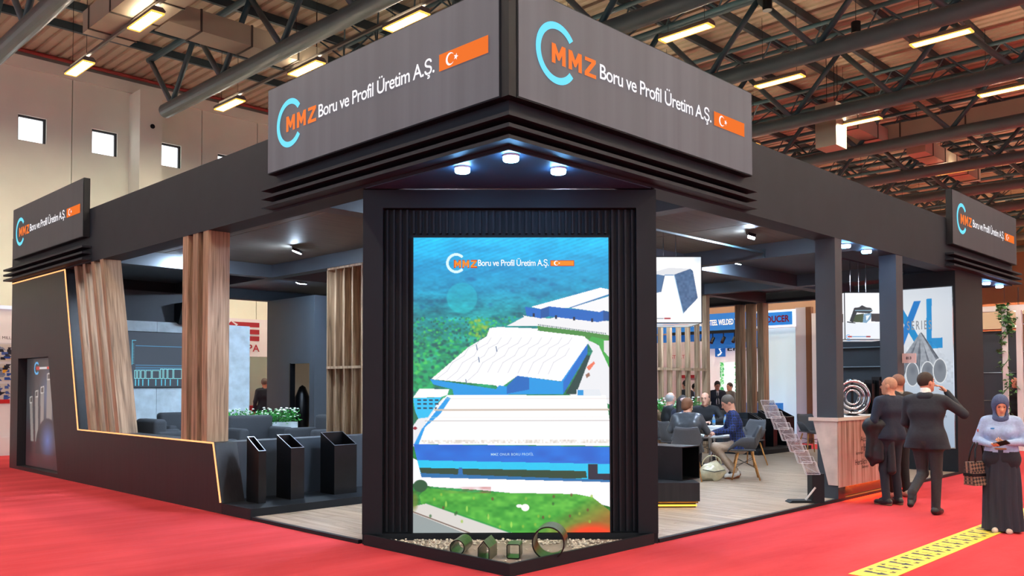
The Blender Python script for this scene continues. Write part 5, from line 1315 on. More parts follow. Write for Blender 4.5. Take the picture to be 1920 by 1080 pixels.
    for sg in (-1, 1):
        pr.append(dict(ell=(H(.079*sg, -.012, -.008), (.012, .024, .034), R), tag=S_, k=.008)); pr.append(dict(ell=(H(.03*sg, .088, .012), (.017, .012, .011), R), sub=True))
        cone(H(.014*sg, .084, .034), H(.046*sg, .072, .036), .009, .008, S_, .012)
    pr.append(dict(ell=(H(0, .086, -.06), (.024, .012, .009), R), tag=S_, k=.01)); pr.append(dict(ell=(H(0, .068, -.098), (.026, .024, .022), R), tag=S_, k=.03))
    V, F, tg = sdf_mesh(pr, res)
    Vs, Fs, Ts = [V], [F.copy()], [tg]; n0 = len(V)
    if hands:
        for (q, d, n, side, curl) in hands:
            hp = hand_prims(j['wr'+q], d, n, side, curl, 1.05 if not fem else .94)
            hv, hf, ht = sdf_mesh(hp, .0065); Vs.append(hv); Fs.append(hf+n0); Ts.append(np.full(len(hf), S_)); n0 += len(hv)
    V = np.concatenate(Vs)*s; F = np.concatenate(Fs); tg = np.concatenate(Ts)
    me = bpy.data.meshes.new('body'); me.from_pydata(V.tolist(), [], F.tolist())
    sk = pmat('skin', skin, .55)
    for m in (topmat or pmat('cloth_top', top, .8, bump=.25, bscale=30), botmat or pmat('cloth_bottom', bottom, .85, bump=.25, bscale=30), sk, pmat('sock', (34, 34, 38))): me.materials.append(m)
    me.polygons.foreach_set('material_index', tg.astype(np.int32)); me.polygons.foreach_set('use_smooth', [True]*len(F)); me.update()
    bo = bpy.data.objects.new('body', me); COL.objects.link(bo); bo.parent = t
    def part(name, prims, m, r=.009, parent=t):
        v, f, _ = sdf_mesh(prims, r); v = v*s
        return MB().add(v.tolist(), f.tolist()).build(name, m, parent, local=True, smooth=True)
    if face:
        for sg in (-1, 1):
            part('eye', [dict(ell=(H(.03*sg, .078, .012), (.013, .010, .008), R))], pmat('eye_dark', (40, 34, 34), .3), .004)
            part('eyebrow', [dict(cone=(H(.016*sg, .088, .034), H(.046*sg, .079, .036), .0045, .0035))], pmat('hair', hair, .8), .003)
        part('mouth', [dict(ell=(H(0, .094, -.058), (.022, .007, .005), R))], pmat('lip', (164, 84, 80), .5), .0035)
    hm = pmat('hair', hair, .75)
    if hairstyle == 'short':
        part('hair', [dict(ell=(H(0, -.02, .032), (.086, .102, .102), R), k=0, cut=[(R@np.array([0, 1, -.55]), float((R@np.array([0, 1, -.55]))@H(0, .055, .045))), (R@np.array([0, .25, -1]), float((R@np.array([0, .25, -1]))@H(0, -.06, -.055)))])], hm)
    elif hairstyle == 'balding':
        part('hair', [dict(ell=(H(0, -.022, .012), (.085, .099, .09), R), k=0, cut=[(R@np.array([0, 1, .0]), float((R@np.array([0, 1, .0]))@H(0, .012, 0))), (R@np.array([0, .1, 1]), float((R@np.array([0, .1, 1]))@H(0, -.02, .07))), (R@np.array([0, .25, -1]), float((R@np.array([0, .25, -1]))@H(0, -.06, -.055)))])], hm)
    elif hairstyle == 'stubble':
        part('hair', [dict(ell=(H(0, -.016, .022), (.0805, .098, .1005), R), k=0, cut=[(R@np.array([0, 1, -.35]), float((R@np.array([0, 1, -.35]))@H(0, .03, .03))), (R@np.array([0, .25, -1]), float((R@np.array([0, .25, -1]))@H(0, -.06, -.05)))])], pmat('stubble', tuple(int(.55*a+.45*b) for a, b in zip(skin, hair)), .8))
    elif hairstyle == 'long':
        ct = [(R@np.array([0, 1, -.35]), float((R@np.array([0, 1, -.35]))@H(0, .05, .05)))]
        part('hair', [dict(ell=(H(0, -.02, .03), (.09, .106, .104), R), k=0, cut=ct), dict(cone=(H(-.03, -.075, .0), H(-.04, -.10, -.34), .075, .05), k=.03), dict(cone=(H(.03, -.075, 0), H(.04, -.10, -.34), .075, .05), k=.03)], hm)
    elif hairstyle == 'bun':
        ct = [(R@np.array([0, 1, -.45]), float((R@np.array([0, 1, -.45]))@H(0, .05, .05)))]
        part('hair', [dict(ell=(H(0, -.022, .03), (.09, .108, .104), R), k=0, cut=ct), dict(ell=(H(0, -.085, -.035), (.06, .045, .05), R), k=.03)], hm)
    for q in 'LR' if legs else '':
        a, o = j['an'+q], j['to'+q]; dr = o-a; side = unit(np.cross((0, 0, 1), dr)+1e-6); fwd_ = unit((dr[0], dr[1], dr[2]+.05))
        u0 = unit(dr*np.array([1, 1, 0])) if np.hypot(dr[0], dr[1]) > .06 else unit(dr)
        hl = a+np.array([0, 0, -.035])-u0*.045; st = .034
        part('shoe', [dict(cone=(hl, (hl+o)/2, .043, .044), k=.03), dict(cone=((hl+o)/2, o, .045, .038), k=.03), dict(cone=(a+(0, 0, -.005), hl+u0*.05, .048, .044), k=.03)], pmat('shoe_leather', shoes, .35))
        if sole: 
            dn = np.cross(unit(np.cross((0, 0, 1), u0)) if abs(u0[2]) < .9 else np.array([1, 0, 0]), unit(o-hl)); dn = dn if dn[2] < 0 else -dn
            part('shoe_sole', [dict(cone=(hl+dn*.03, o+dn*.025, .036, .036), k=.01)], pmat('shoe_sole', sole, .6))
    if collar:
        c0 = j['nk']+(0, 0, .0); part('collar', [dict(cone=(c0+(0, .0, -.01), H(0, -.015, -.085), .068, .06), k=.0, cut=[((0, -.3, 1), float(np.array([0, -.3, 1])@(c0+(0, 0, .045))))])], pmat('collar_cloth', collar, .8))
    if extra: extra(t, j, H, R, part, s)
    return t

def plaid_mat():
    m, N, L, B = new_mat('blue_checked_wool'); v = coords(N, L, (1, 1, 1))
    sx = N.new('ShaderNodeSeparateXYZ'); L.new(v, sx.inputs[0]); acc = None
    for ax, f in ((0, 24), (2, 22), (1, 24)):
        a = N.new('ShaderNodeMath'); a.operation = 'MULTIPLY'; a.inputs[1].default_value = f; L.new(sx.outputs[ax], a.inputs[0])
        b = N.new('ShaderNodeMath'); b.operation = 'FRACT'; L.new(a.outputs[0], b.inputs[0]); c = N.new('ShaderNodeMath'); c.operation = 'LESS_THAN'; c.inputs[1].default_value = .13; L.new(b.outputs[0], c.inputs[0])
        if acc is None: acc = c
        else:
            d = N.new('ShaderNodeMath'); d.operation = 'MAXIMUM'; L.new(acc.outputs[0], d.inputs[0]); L.new(c.outputs[0], d.inputs[1]); acc = d
    mx = N.new('ShaderNodeMix'); mx.data_type = 'RGBA'; mx.inputs[6].default_value = (*lin((18, 24, 44)), 1); mx.inputs[7].default_value = (*lin((34, 58, 130)), 1)
    L.new(acc.outputs[0], mx.inputs[0]); L.new(mx.outputs[2], B.inputs['Base Color']); B.inputs['Roughness'].default_value = .85
    return m
def build_people():
    # ---- woman with phone on the yellow tape
    def hijab(t, j, H, R, part, s):
        hm = mat('blue_grey_headscarf', (70, 84, 116), .85, var=.2, vscale=60)
        part('headscarf', [dict(ell=(H(0, -.02, .03), (.098, .112, .112), R), k=0), dict(cone=(H(0, -.03, -.03), j['nk']+(0, .01, .01), .09, .085), k=.05), dict(ell=(j['nk']+(0, .0, -.02), (.135, .115, .06)), k=.04),
                           dict(ell=(H(0, .09, -.028), (.07, .075, .094), R), sub=True)], hm, .008)
        tm = mat('dark_pleated_cloth', (34, 38, 50), .8, var=.15, vs3=(60, 60, 1))
        vs = []; fs = []; n = 64; lv = 14
        for i in range(lv):
            f = i/(lv-1); z = (1.06-1.035*f)
            for k in range(n):
                a = 2*pi*k/n; rx = .17+.035*sin(min(1, f*2.2)*pi/2)+.02*f; ry = .125+.03*f; fold = 1+(.035+.05*f)*sin(a*13+2.2*sin(3*f))+.03*f*sin(a*5)
                pinch = 1-.16*f*(abs(cos(a)) < .18)
                vs.append((rx*cos(a)*fold*s, (ry*sin(a)*fold*pinch+.0)*s, z*s))
        for i in range(lv-1):
            for k in range(n): fs.append((i*n+k, (i+1)*n+k, (i+1)*n+(k+1) % n, i*n+(k+1) % n))
        MB().add(vs, fs).build('wide_trousers', tm, t, local=True, smooth=True)
        b = MB(); b.tube([(.155*cos(a)*s, .12*sin(a)*s, 1.075*s) for a in np.linspace(0, 2*pi, 30)], .014*s, 6); b.build('belt', pmat('tan_belt', (150, 110, 80)), t, local=True)
        for nm, (x, y, z), c in (('sleeve_patch', (-.268, .03, 1.33), (200, 50, 50)), ('sleeve_patch', (.262, .055, 1.30), (210, 90, 70))):
            part(nm, [dict(ell=((x, y, z), (.008, .026, .022)))], pmat('patch', c), .006)
        part('chest_emblem', [dict(ell=((.085, .152, 1.335), (.026, .006, .012)))], pmat('blue_emblem', (60, 130, 200)), .004)
        f_ = [dict(cone=(j['nk']+(-.04, .05, -.03), j['nk']+(-.09, .08, -.07), .02, .014), k=.01), dict(cone=(j['nk']+(.04, .05, -.03), j['nk']+(.09, .08, -.07), .02, .014), k=.01)]
        part('collar', f_, pmat('pale_shirt', (168, 180, 200)), .008)
    person('woman in blue headscarf, pale blue shirt and wide dark trousers looking at her phone', (5.62, -2.45, .0), (-.93, -.18), .895, look=(14, -26), top=(150, 172, 206), bottom=(40, 44, 56), skin=(214, 156, 120), shoes=(214, 190, 170),
           hairstyle='none', fem=True, bulk=1.08, res=.011, J=dict(elL=(-.27, .0, 1.16), elR=(.27, .02, 1.17), wrL=(-.09, .22, 1.16), wrR=(.10, .23, 1.13), anL=(-.07, .0, .07), anR=(.07, .02, .07), toL=(-.08, .14, .03), toR=(.08, .15, .03)),
           hands=[('L', (.8, .5, .15), (.3, -.4, .9), -1, .75), ('R', (-.85, .45, .1), (-.3, -.4, .9), 1, .75)], extra=hijab)
    ph = thing('mobile_phone', 'dark mobile phone held in both hands by the woman in the headscarf', 'phone', (5.37, -2.52, 1.03), atan2(-.18, -.93)-pi/2)
    xf = Matrix.Rotation(radians(35), 4, 'X') @ Matrix.Rotation(radians(60), 4, 'Z')
    MB().box(-.038, .038, -.078, .078, 0, .009).build('phone_body', MT['black'], ph, local=True, xf=xf)
    MB().box(-.034, .034, -.07, .07, .009, .0105).build('phone_screen', emat('phone_screen_glow', (60, 80, 110), .6), ph, local=True, xf=xf)
    # handbag hanging from her forearm
    hb = thing('tote_bag', 'dark tote bag with brown diamond pattern hanging from the forearm of the woman', 'bag', (5.54, -2.235, .53), atan2(-.18, -.93)-pi/2+.85)
    m, N, L, B = new_mat('diamond_pattern_canvas'); v = coords(N, L, (1, 1, 1)); mp = N.new('ShaderNodeMapping'); mp.inputs['Rotation'].default_value = (0, radians(40), 0); L.new(v, mp.inputs[0])
    ck = N.new('ShaderNodeTexChecker'); ck.inputs['Scale'].default_value = 34; ck.inputs[1].default_value = (*lin((38, 32, 32)), 1); ck.inputs[2].default_value = (*lin((132, 102, 82)), 1); L.new(mp.outputs[0], ck.inputs[0]); L.new(ck.outputs[0], B.inputs['Base Color']); B.inputs['Roughness'].default_value = .7
    b = MB(); vs = []; fs = []; R_ = 6
    prof = [(-.15, -.08, 0), (.15, -.08, 0), (.15, .08, 0), (-.15, .08, 0), (-.17, -.045, .27), (.17, -.045, .27), (.17, .045, .27), (-.17, .045, .27)]
    b.add(prof, [(0, 3, 2, 1), (0, 1, 5, 4), (1, 2, 6, 5), (2, 3, 7, 6), (3, 0, 4, 7), (4, 5, 6, 7)]); b.build('bag_body', m, hb, local=True)
    MB().box(-.163, .163, -.073, .073, .105, .14).build('bag_band', MT['steelblk'], hb, local=True)
    for y in (-.05, .05):
        pts = [(.1*cos(a), y*(1-.6*sin(a)), .27+.24*sin(a)) for a in np.linspace(0, pi, 14)]; MB().tube(pts, .011, 6).build('bag_handle', MT['steelblk'], hb, local=True, smooth=True)
    # ---- man walking along the aisle, hand to his ear
    def suit_back(t, j, H, R, part, s):
        part('shirt_collar', [dict(cone=(j['nk']+(0, -.005, .0), H(0, -.02, -.075), .066, .06), k=0)], pmat('white_shirt', (230, 226, 220)), .008)
        part('jacket_collar', [dict(cone=(j['nk']+(-.05, -.03, -.0), j['nk']+(.05, -.03, -.0), .055, .055), k=.02)], pmat('cloth_top', (44, 48, 60), .8, bump=.25, bscale=30), .009)
    person('man walking in a dark suit jacket and brown-grey trousers, hand raised to his ear', (6.40, -1.36, .0), (.93, .06), 1.05, look=(-35, 2), top=(44, 48, 60), bottom=(66, 62, 66), skin=(206, 144, 116), hair=(52, 38, 30), shoes=(24, 20, 20), hem=(.14, .035, .122), bulk=1.12, res=.011,
           J=dict(knR=(.09, .06, .50), anR=(.085, .02, .085), toR=(.10, .17, .035), knL=(-.08, .10, .50), anL=(-.09, -.33, .30), toL=(-.09, -.40, .16), elR=(.40, .12, 1.25), wrR=(.20, .16, 1.52), elL=(-.27, .06, 1.14), wrL=(-.20, .22, 1.02), hd=(.0, .03, 1.645)),
           hands=[('R', (-.62, -.25, .72), (-.75, -.3, -.5), 1, .55), ('L', (.2, .9, -.35), (.9, -.2, 0), -1, .5)], extra=suit_back)
    # ---- two men at the counter
    def coll(t, j, H, R, part, s): pass
    person('bald man in dark blue zip sweater carrying a coat at the counter', (7.0, -.66, .0), (.42, .9), 1.03, look=(28, 0), top=(30, 44, 72), bottom=(44, 50, 64), skin=(204, 146, 118), hair=(150, 120, 100), hairstyle='stubble', shoes=(34, 34, 38), sole=(120, 92, 70), hem=(.05, .02, .118), bulk=1.1, res=.011, collar=(30, 36, 52),
           J=dict(elL=(-.28, -.0, 1.16), wrL=(-.16, .22, 1.12), elR=(.27, .0, 1.16), wrR=(.12, .26, 1.12)), hands=[('L', (.6, .75, 0), (.5, -.5, -.6), -1, .7), ('R', (-.6, .75, 0), (-.5, -.5, -.6), 1, .7)])
    person('man in a black tracksuit top with pale collar stripes behind the bald man', (7.95, -.42, .0), (.5, .86), 1.06, look=(18, 0), top=(34, 32, 34), bottom=(30, 30, 34), skin=(196, 132, 102), hair=(64, 46, 40), hairstyle='stubble', shoes=(190, 184, 172), hem=(.08, .02, .118), bulk=1.08, res=.013, collar=(150, 140, 128),
           J=dict(elL=(-.26, .04, 1.15), wrL=(-.18, .28, 1.10)), hands=[('L', (.2, .95, .1), (.5, -.3, -.8), -1, .4), ('R', (0, .2, -1), (-1, 0, 0), 1, .4)])
    # coat over the arm
    cp = [dict(cone=((-.20, .02, .60), (.16, .03, .58), .085, .08), k=.05), dict(cone=((-.22, .05, .55), (-.16, .06, .48), .09, .09), k=.05)]
    for q in range(7):
        f = q/6; x = -.17+.32*f; zb = .02+.10*abs(f-.35)*2-.08*(f > .8); dx = -.05+.06*f
        cp.append(dict(cone=((x, .03+.03*sin(q*2.1), .56), (x+dx, .05+.035*sin(q*1.7), zb+.06), .062, .058+.012*sin(q*2.6)), k=.035))
    cp += [dict(cone=((-.1, .05, .2), (-.16, .05, .02), .07, .03), k=.05), dict(cone=((.17, 0, .52), (.19, -.02, -.06), .055, .06), k=.02)]
    for q_ in cp: a_, b_, r1, r2 = q_['cone']; q_['cone'] = ((a_[0]*.7, a_[1], a_[2]), (b_[0]*.7, b_[1], b_[2]), r1, r2)
    v, f, _ = sdf_mesh(cp, .011)
    o = MB().add(v.tolist(), f.tolist()).build('folded_coat', mat('black_quilted_coat', (20, 20, 26), .5, var=.3, vscale=20, bump=.6, bscale=12), None, local=True, smooth=True); o.location = (6.83, -.60, .55); o.rotation_euler = (0, 0, radians(-45))
    tagp(o, 'black puffy coat hanging over the arm of the bald man at the counter', 'coat')
    # ---- meeting table group
    pm = plaid_mat()
    person('seated man in a blue checked jacket and beige trousers writing, back half turned', (8.23, 2.42, .04), (-.62, .78), 1.13, sit=True, lean=14, look=(0, -30), top=(26, 34, 58), topmat=pm, bottom=(178, 160, 142), skin=(206, 150, 124), hair=(84, 74, 66), shoes=(214, 212, 208), sole=(140, 82, 46), hem=(.06, .02, .115),
           J=dict(knL=(-.10, .40, .50), knR=(.14, .38, .46), anL=(-.05, .10, .11), anR=(.12, .06, .12), toL=(-.06, .22, .04), toR=(.12, .17, .04), elL=(-.27, .16, .76), wrL=(-.13, .38, .71), elR=(.27, .17, .76), wrR=(.10, .40, .71)),
           hands=[('L', (.5, .85, -.1), (.3, .1, -.9), -1, .45), ('R', (-.5, .85, -.1), (-.3, .1, -.9), 1, .55)])
    def rose(t, j, H, R, part, s):
        part('hair_flower', [dict(ell=(H(-.055, -.035, .085), (.042, .04, .04)), k=.01), dict(ell=(H(-.03, -.05, .10), (.028, .028, .028)), k=.01), dict(ell=(H(-.085, -.05, .09), (.026, .026, .026)), k=.01)], pmat('pale_pink_flower', (226, 196, 190)), .008)
        part('earring', [dict(ell=(H(.084, 0, -.055), (.008, .008, .014)))], pmat('gold', (220, 190, 120), .3), .004)
    person('seated woman in grey leather jacket with a pale flower in her brown hair', (7.42, 3.0, .04), (.80, .42), 1.12, sit=True, lean=22, look=(-25, -8), top=(70, 74, 82), topmat=mat('grey_leather_jacket', (62, 65, 70), .32, var=.2, vscale=14, bump=.5, bscale=12), bottom=(34, 36, 46), skin=(206, 150, 122), hair=(112, 70, 44), hairstyle='bun', fem=True, bulk=1.12, hem=(.1, .03, .125),
           J=dict(elR=(.30, .20, .74), wrR=(.14, .42, .74), elL=(-.27, .18, .76), wrL=(-.10, .42, .74)), hands=[('R', (-.6, .8, 0), (-.2, 0, -.9), 1, .4), ('L', (.6, .8, 0), (.2, 0, -.9), -1, .4)], extra=rose)
    person('seated woman with long dark hair leaning over the table beside the grey jacket', (9.10, 4.34, .04), (.85, -.3), 1.1, sit=True, lean=12, look=(40, -12), top=(58, 62, 84), bottom=(34, 36, 46), skin=(206, 150, 122), hair=(38, 28, 26), hairstyle='long', fem=True, J=dict(elR=(.27, .14, .76), wrR=(.1, .36, .75), elL=(-.27, .14, .76), wrL=(-.1, .36, .75)), hands=[('R', (-.6, .8, 0), (0, 0, -1), 1, .4), ('L', (.6, .8, 0), (0, 0, -1), -1, .4)])
    person('seated balding man in a black shirt behind the table, face turned left', (10.8, 4.72, .04), (-.85, -.45), 1.13, sit=True, lean=8, look=(-12, -6), top=(30, 30, 36), bottom=(34, 34, 40), skin=(214, 160, 134), hair=(54, 44, 40), hairstyle='balding', bulk=1.1, collar=(26, 26, 30),
           J=dict(elL=(-.34, .2, .80), wrL=(-.1, .42, .76), elR=(.28, .12, .76), wrR=(.08, .36, .75)), hands=[('R', (-.6, .8, 0), (0, 0, -1), 1, .4), ('L', (.6, .8, 0), (0, 0, -1), -1, .4)])
    person('seated older grey haired man in a dark jacket at the far left of the tables', (9.80, 5.02, .04), (.7, -.6), 1.13, sit=True, lean=4, look=(35, -6), top=(46, 50, 58), bottom=(44, 46, 54), skin=(214, 160, 140), hair=(164, 160, 156), hairstyle='balding', bulk=1.08, collar=(110, 128, 150), J=dict(elR=(.27, .1, .76), wrR=(.1, .3, .72), elL=(-.27, .1, .76), wrL=(-.1, .3, .72)), hands=[('R', (-.6, .8, 0), (0, 0, -1), 1, .4), ('L', (.6, .8, 0), (0, 0, -1), -1, .4)])
    # ---- standing people behind
    def tie(t, j, H, R, part, s):
        f_ = np.array([0, .118, 0]); part('shirt_front', [dict(cone=(j['nk']+(0, .045, -.03), j['wst']+(0, .10, .02), .055, .045), k=0)], pmat('white_shirt', (210, 206, 204)), .01)
        part('tie', [dict(cone=(j['nk']+(0, .095, -.05), j['wst']+(0, .145, .0), .014, .026), k=0)], pmat('dark_tie', (34, 38, 36)), .008)
    person('standing man in a navy suit with white shirt and dark tie behind the table', (16.6, 7.95, 0), (-.75, -.62), 1.02, look=(5, -24), lean=6, top=(42, 52, 70), bottom=(40, 48, 64), skin=(200, 140, 112), hair=(50, 38, 34), hem=(.14, .03, .115), extra=tie, res=.017)
    person('standing man in a grey coat seen from the side behind the table', (18.0, 8.35, 0), (-.75, .35), .99, look=(8, -4), top=(112, 106, 102), bottom=(60, 60, 66), skin=(206, 146, 118), hair=(52, 42, 36), hem=(.2, .03, .12), res=.017)
    person('dark jacketed man half hidden behind the walnut lattice posts', (15.2, 8.1, 0), (.3, .9), 1.03, top=(44, 48, 58), bottom=(40, 42, 50), hair=(46, 38, 34), hem=(.12, .03, .115), res=.018, face=False)
    person('man in a blue shirt half hidden behind the lattice corner post', (16.0, 8.3, 0), (.2, -.9), .98, top=(70, 100, 160), bottom=(40, 42, 50), hair=(46, 38, 34), res=.018)
    person('man in a dark suit standing far back beside the white booth on the left', (6.95, 16.6, 0), (.3, .95), 1.08, look=(-30, 0), top=(40, 48, 66), bottom=(40, 46, 60), skin=(200, 140, 114), hair=(110, 100, 94), hem=(.14, .03, .115), res=.018)
    person('man in a dark jacket half hidden behind the ivy post at the far right', (19.6, .98, 0), (-.9, -.3), 1.06, top=(52, 54, 62), bottom=(44, 44, 50), skin=(216, 150, 130), hair=(170, 150, 130), hairstyle='balding', hem=(.1, .02, .115), res=.018)
    person('seated attendant in an olive top behind the blue desk', (18.9, 6.3, .04), (-.6, -.75), 1.05, sit=True, top=(120, 112, 84), bottom=(44, 44, 50), hair=(56, 44, 36), hairstyle='long', fem=True, res=.018)
build_people()

# ================================================================== NEIGHBOURING BOOTHS
def build_booths():
    wht = mat('booth_white', (226, 224, 228), .6)
    # left edge booth with machine posters
    t = thing('booth_wall', 'white neighbouring booth wall with machine photos at the far left edge', 'wall', (0, 18.3, 0))
    MB().box(-6, 1.02, 18.2, 18.4, 0, 3.6).build('wall_board', wht, t); MB().box(-6, 1.02, 18.12, 18.2, 0, .45).build('wall_plinth', wht, t)
    MB().box(-6, 1.02, 18.14, 18.2, 3.58, 3.66).build('light_bar', emat('pale_strip', (240, 240, 250), 1.1), t)
    P = Paint(0, 0, 170, 150, 1, (200, 200, 206)); r = random.Random(4)
    for k in range(3):
        y0 = 4+k*48; P.poly([(4, y0), (166, y0), (166, y0+42), (4, y0+42)], (190, 186, 180))
        for q in range(60):
            x, y = r.uniform(4, 160), r.uniform(y0, y0+34); P.poly([(x, y), (x+r.uniform(3, 16), y), (x+r.uniform(3, 16), y+7), (x, y+7)], r.choice([(30, 70, 150), (40, 44, 60), (214, 160, 40), (120, 130, 150), (60, 90, 160), (20, 24, 40)]))
    P.poly([(4, 138), (166, 138), (166, 148), (4, 148)], (190, 40, 44))
    P.build('poster_print', (-.7, 18.19, 2.75), (1, 0, 0), (0, 0, 1), 1.68, 1.5, t, diffuse=True)
    lettering('booth_lettering', 'TION TUBE MILL', (.2, 18.188, 2.84), (1, 0, 0), (0, 0, 1), .75, .07, MT['darkmetal'], t)
    # white booth with red emblem behind the lounge
    t = thing('booth_wall', 'white neighbouring booth with red arrow emblem and letters behind the lounge', 'wall', (7, 18.3, 0))
    MB().box(5.6, 7.25, 18.2, 18.4, 0, 3.67).box(7.25, 9.4, 18.2, 18.4, 2.55, 3.67).box(8.6, 9.4, 18.2, 18.4, 0, 2.55).build('wall_board', wht, t)
    MB().box(7.25, 8.6, 19.4, 19.5, 0, 2.6).build('inner_board', mat('greenish_partition', (168, 184, 170), .6), t)
    red = mat('red_emblem_print', (164, 36, 48), .6)
    b = MB(); Z = lambda u, z: (6.6+u, 18.19, z)
    b.add([Z(0, 3.46), Z(.3, 3.46), Z(.14, 3.58)], [(0, 1, 2)]); b.build('emblem', red, t)
    for i, (z0, z1, u0) in enumerate(((3.43, 3.57, .3), (3.22, 3.36, .45), (3.02, 3.16, .55))):
        MB().add([Z(u0, z0+.0), Z(1.05, z0), Z(1.05, z1), Z(u0-.1, z1), Z(u0+.06, (z0+z1)/2)], [(0, 1, 2, 3, 4)]).build('emblem', red, t)
    lettering('booth_lettering', 'MPA', (7.0, 18.19, 2.70), (1, 0, 0), (0, 0, 1), .66, .21, red, t, bold=.015, sp=1.1)
    tagp(box('red_case', 6.6, 6.95, 16.9, 17.2, .7, 1.12, mat('red_case', (170, 34, 40), .5)), 'small red box seen above the planter behind the lounge', 'box')
    tagp(MB().box(6.55, 7.0, 16.85, 17.25, 0, .70).build('white_cabinet', wht), 'low white cabinet under the small red box behind the lounge', 'cabinet')
    # blue and white booth on the right
    t = thing('booth_wall', 'blue and white neighbouring booth with glowing tube sign behind the lattice', 'wall', (21, 10, 0))
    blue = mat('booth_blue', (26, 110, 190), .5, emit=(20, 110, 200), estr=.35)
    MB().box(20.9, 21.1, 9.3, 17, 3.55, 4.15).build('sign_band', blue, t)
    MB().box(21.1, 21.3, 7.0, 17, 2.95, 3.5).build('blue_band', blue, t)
    lettering('booth_lettering', 'STAINLESS STEEL WELDED TUBE', (20.89, 11.58, 3.74), (0, -1, 0), (0, 0, 1), 2.08, .2, emat('sign_letter_glow', (255, 236, 214), 1.4), t, bold=.02)
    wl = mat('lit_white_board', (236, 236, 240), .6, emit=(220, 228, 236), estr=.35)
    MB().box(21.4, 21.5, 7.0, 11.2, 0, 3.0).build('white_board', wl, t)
    MB().box(21.36, 21.4, 10.5, 10.9, 2.66, 3.03).build('logo_tile', blue, t)
    vs = []; 
    pts = [(.08, .3), (.02, .25), (.06, .19), (.1, .14), (.05, .07), (-.04, .03)]
    MB().tube([(21.35, 10.7-p[0]+.04, 2.68+p[1]) for p in pts], .03, 6).build('logo_mark', emat('logo_white', (255, 255, 255), 1), t)
    lettering('booth_lettering', 'ERBAR', (21.39, 10.42, 2.86), (0, -1, 0), (0, 0, 1), 1.3, .17, MT['darkmetal'], t, bold=.02)
    P = Paint(0, 0, 90, 120, 1, (244, 248, 246)); r = random.Random(8)
    for q in range(260):
        e = r.random(); x = r.choice([r.uniform(0, 14), r.uniform(55, 90)]); y = r.uniform(0, 120)
        P.ell(x, y, r.uniform(2, 5), r.uniform(2, 6), r.choice([(40, 170, 70), (90, 200, 90), (20, 130, 60), (200, 240, 200)]), .8, .5)
    for q in range(14): P.ell(r.uniform(15, 60), r.uniform(5, 110), r.uniform(4, 10), r.uniform(3, 8), (226, 234, 240), .6, .8)
    s = thing('plant_poster', 'bright lit poster with green leaves on the white neighbouring booth', 'poster', (21.38, 10.2, 1.3))
    P.build('poster_print', (21.39, 10.72, 2.46), (0, -1, 0), (0, 0, 1), .92, 1.25, s, 1.15)
    # spot rail
    for k in range(5):
        q = thing('track_spot', 'small black track spotlight under the blue band, %s from the left' % ORD[k], 'light', (20.7, 11.0-k*.42, 3.2), group='track spots on the blue booth')
        MB().tube([(20.7, 11.0-k*.42, 3.45), (20.7, 11.0-k*.42, 3.28)], .02, 6).build('spot_stem', MT['steelblk'], q); MB().tube([(20.75, 11.0-k*.42, 3.3), (20.6, 11.0-k*.42, 3.12)], .06, 10).build('spot_head', MT['steelblk'], q)
    tagp(MB().box(20.66, 20.9, 9.3, 12.4, 3.45, 3.55).build('spot_rail', MT['darkmetal']), 'thin dark spotlight rail under the blue booth band', 'rail')
    # pinkish poster wall
    t = thing('booth_wall', 'pale pink poster wall seen between the walnut lattice posts', 'wall', (19, 12, 0))
    MB().box(19.0, 19.1, 10.0, 13.5, 0, 3.1).build('wall_board', mat('pink_board', (212, 202, 204), .6), t); MB().box(18.95, 19.0, 10.05, 10.9, 1.9, 2.0).build('red_line', red, t)
    lettering('booth_lettering', 'R START', (18.98, 11.3, 2.55), (0, -1, 0), (0, 0, 1), .7, .12, red, t)
    # producer sign, white walls and brown frame
    t = thing('booth_sign', 'blue rounded sign box with dark red letters above the white booth wall', 'sign', (18, 6.6, 3.36))
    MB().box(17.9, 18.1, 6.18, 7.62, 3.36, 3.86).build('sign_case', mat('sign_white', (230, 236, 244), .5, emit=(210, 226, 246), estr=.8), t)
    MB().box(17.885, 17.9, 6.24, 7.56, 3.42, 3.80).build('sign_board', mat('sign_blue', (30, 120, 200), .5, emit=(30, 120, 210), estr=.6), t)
    lettering('booth_lettering', 'PRODUCER', (17.88, 7.46, 3.50), (0, -1, 0), (0, 0, 1), 1.14, .2, emat('dark_red_letter', (130, 30, 44), .8), t, bold=.03, depth=.004)
    t = thing('booth_wall', 'glowing white and pale blue booth wall under the blue rounded sign', 'wall', (18.3, 7, 0))
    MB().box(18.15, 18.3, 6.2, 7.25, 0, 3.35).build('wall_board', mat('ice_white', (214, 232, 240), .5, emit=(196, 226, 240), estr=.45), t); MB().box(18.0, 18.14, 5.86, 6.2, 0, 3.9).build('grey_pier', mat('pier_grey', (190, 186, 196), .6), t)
    MB().box(17.95, 18.1, 5.70, 5.86, 0, 3.9).build('brown_frame', mat('brown_frame', (112, 72, 46), .5), t); MB().box(17.9, 18.0, 5.2, 5.66, .0, 3.7).build('white_frame', wht, t)
    tagp(box('info_desk', 17.2, 17.8, 6.5, 7.6, 0, 1.15, blue), 'blue desk with a small monitor beneath the white booth wall', 'desk')
    q = thing('monitor', 'small black monitor on the blue desk', 'monitor', (17.4, 7.2, 1.15)); MB().box(17.36, 17.40, 6.98, 7.32, 1.19, 1.48).build('monitor_panel', MT['black'], q); MB().box(17.33, 17.45, 7.08, 7.22, 1.15, 1.17).box(17.38, 17.40, 7.12, 7.18, 1.17, 1.22).build('monitor_foot', MT['black'], q)
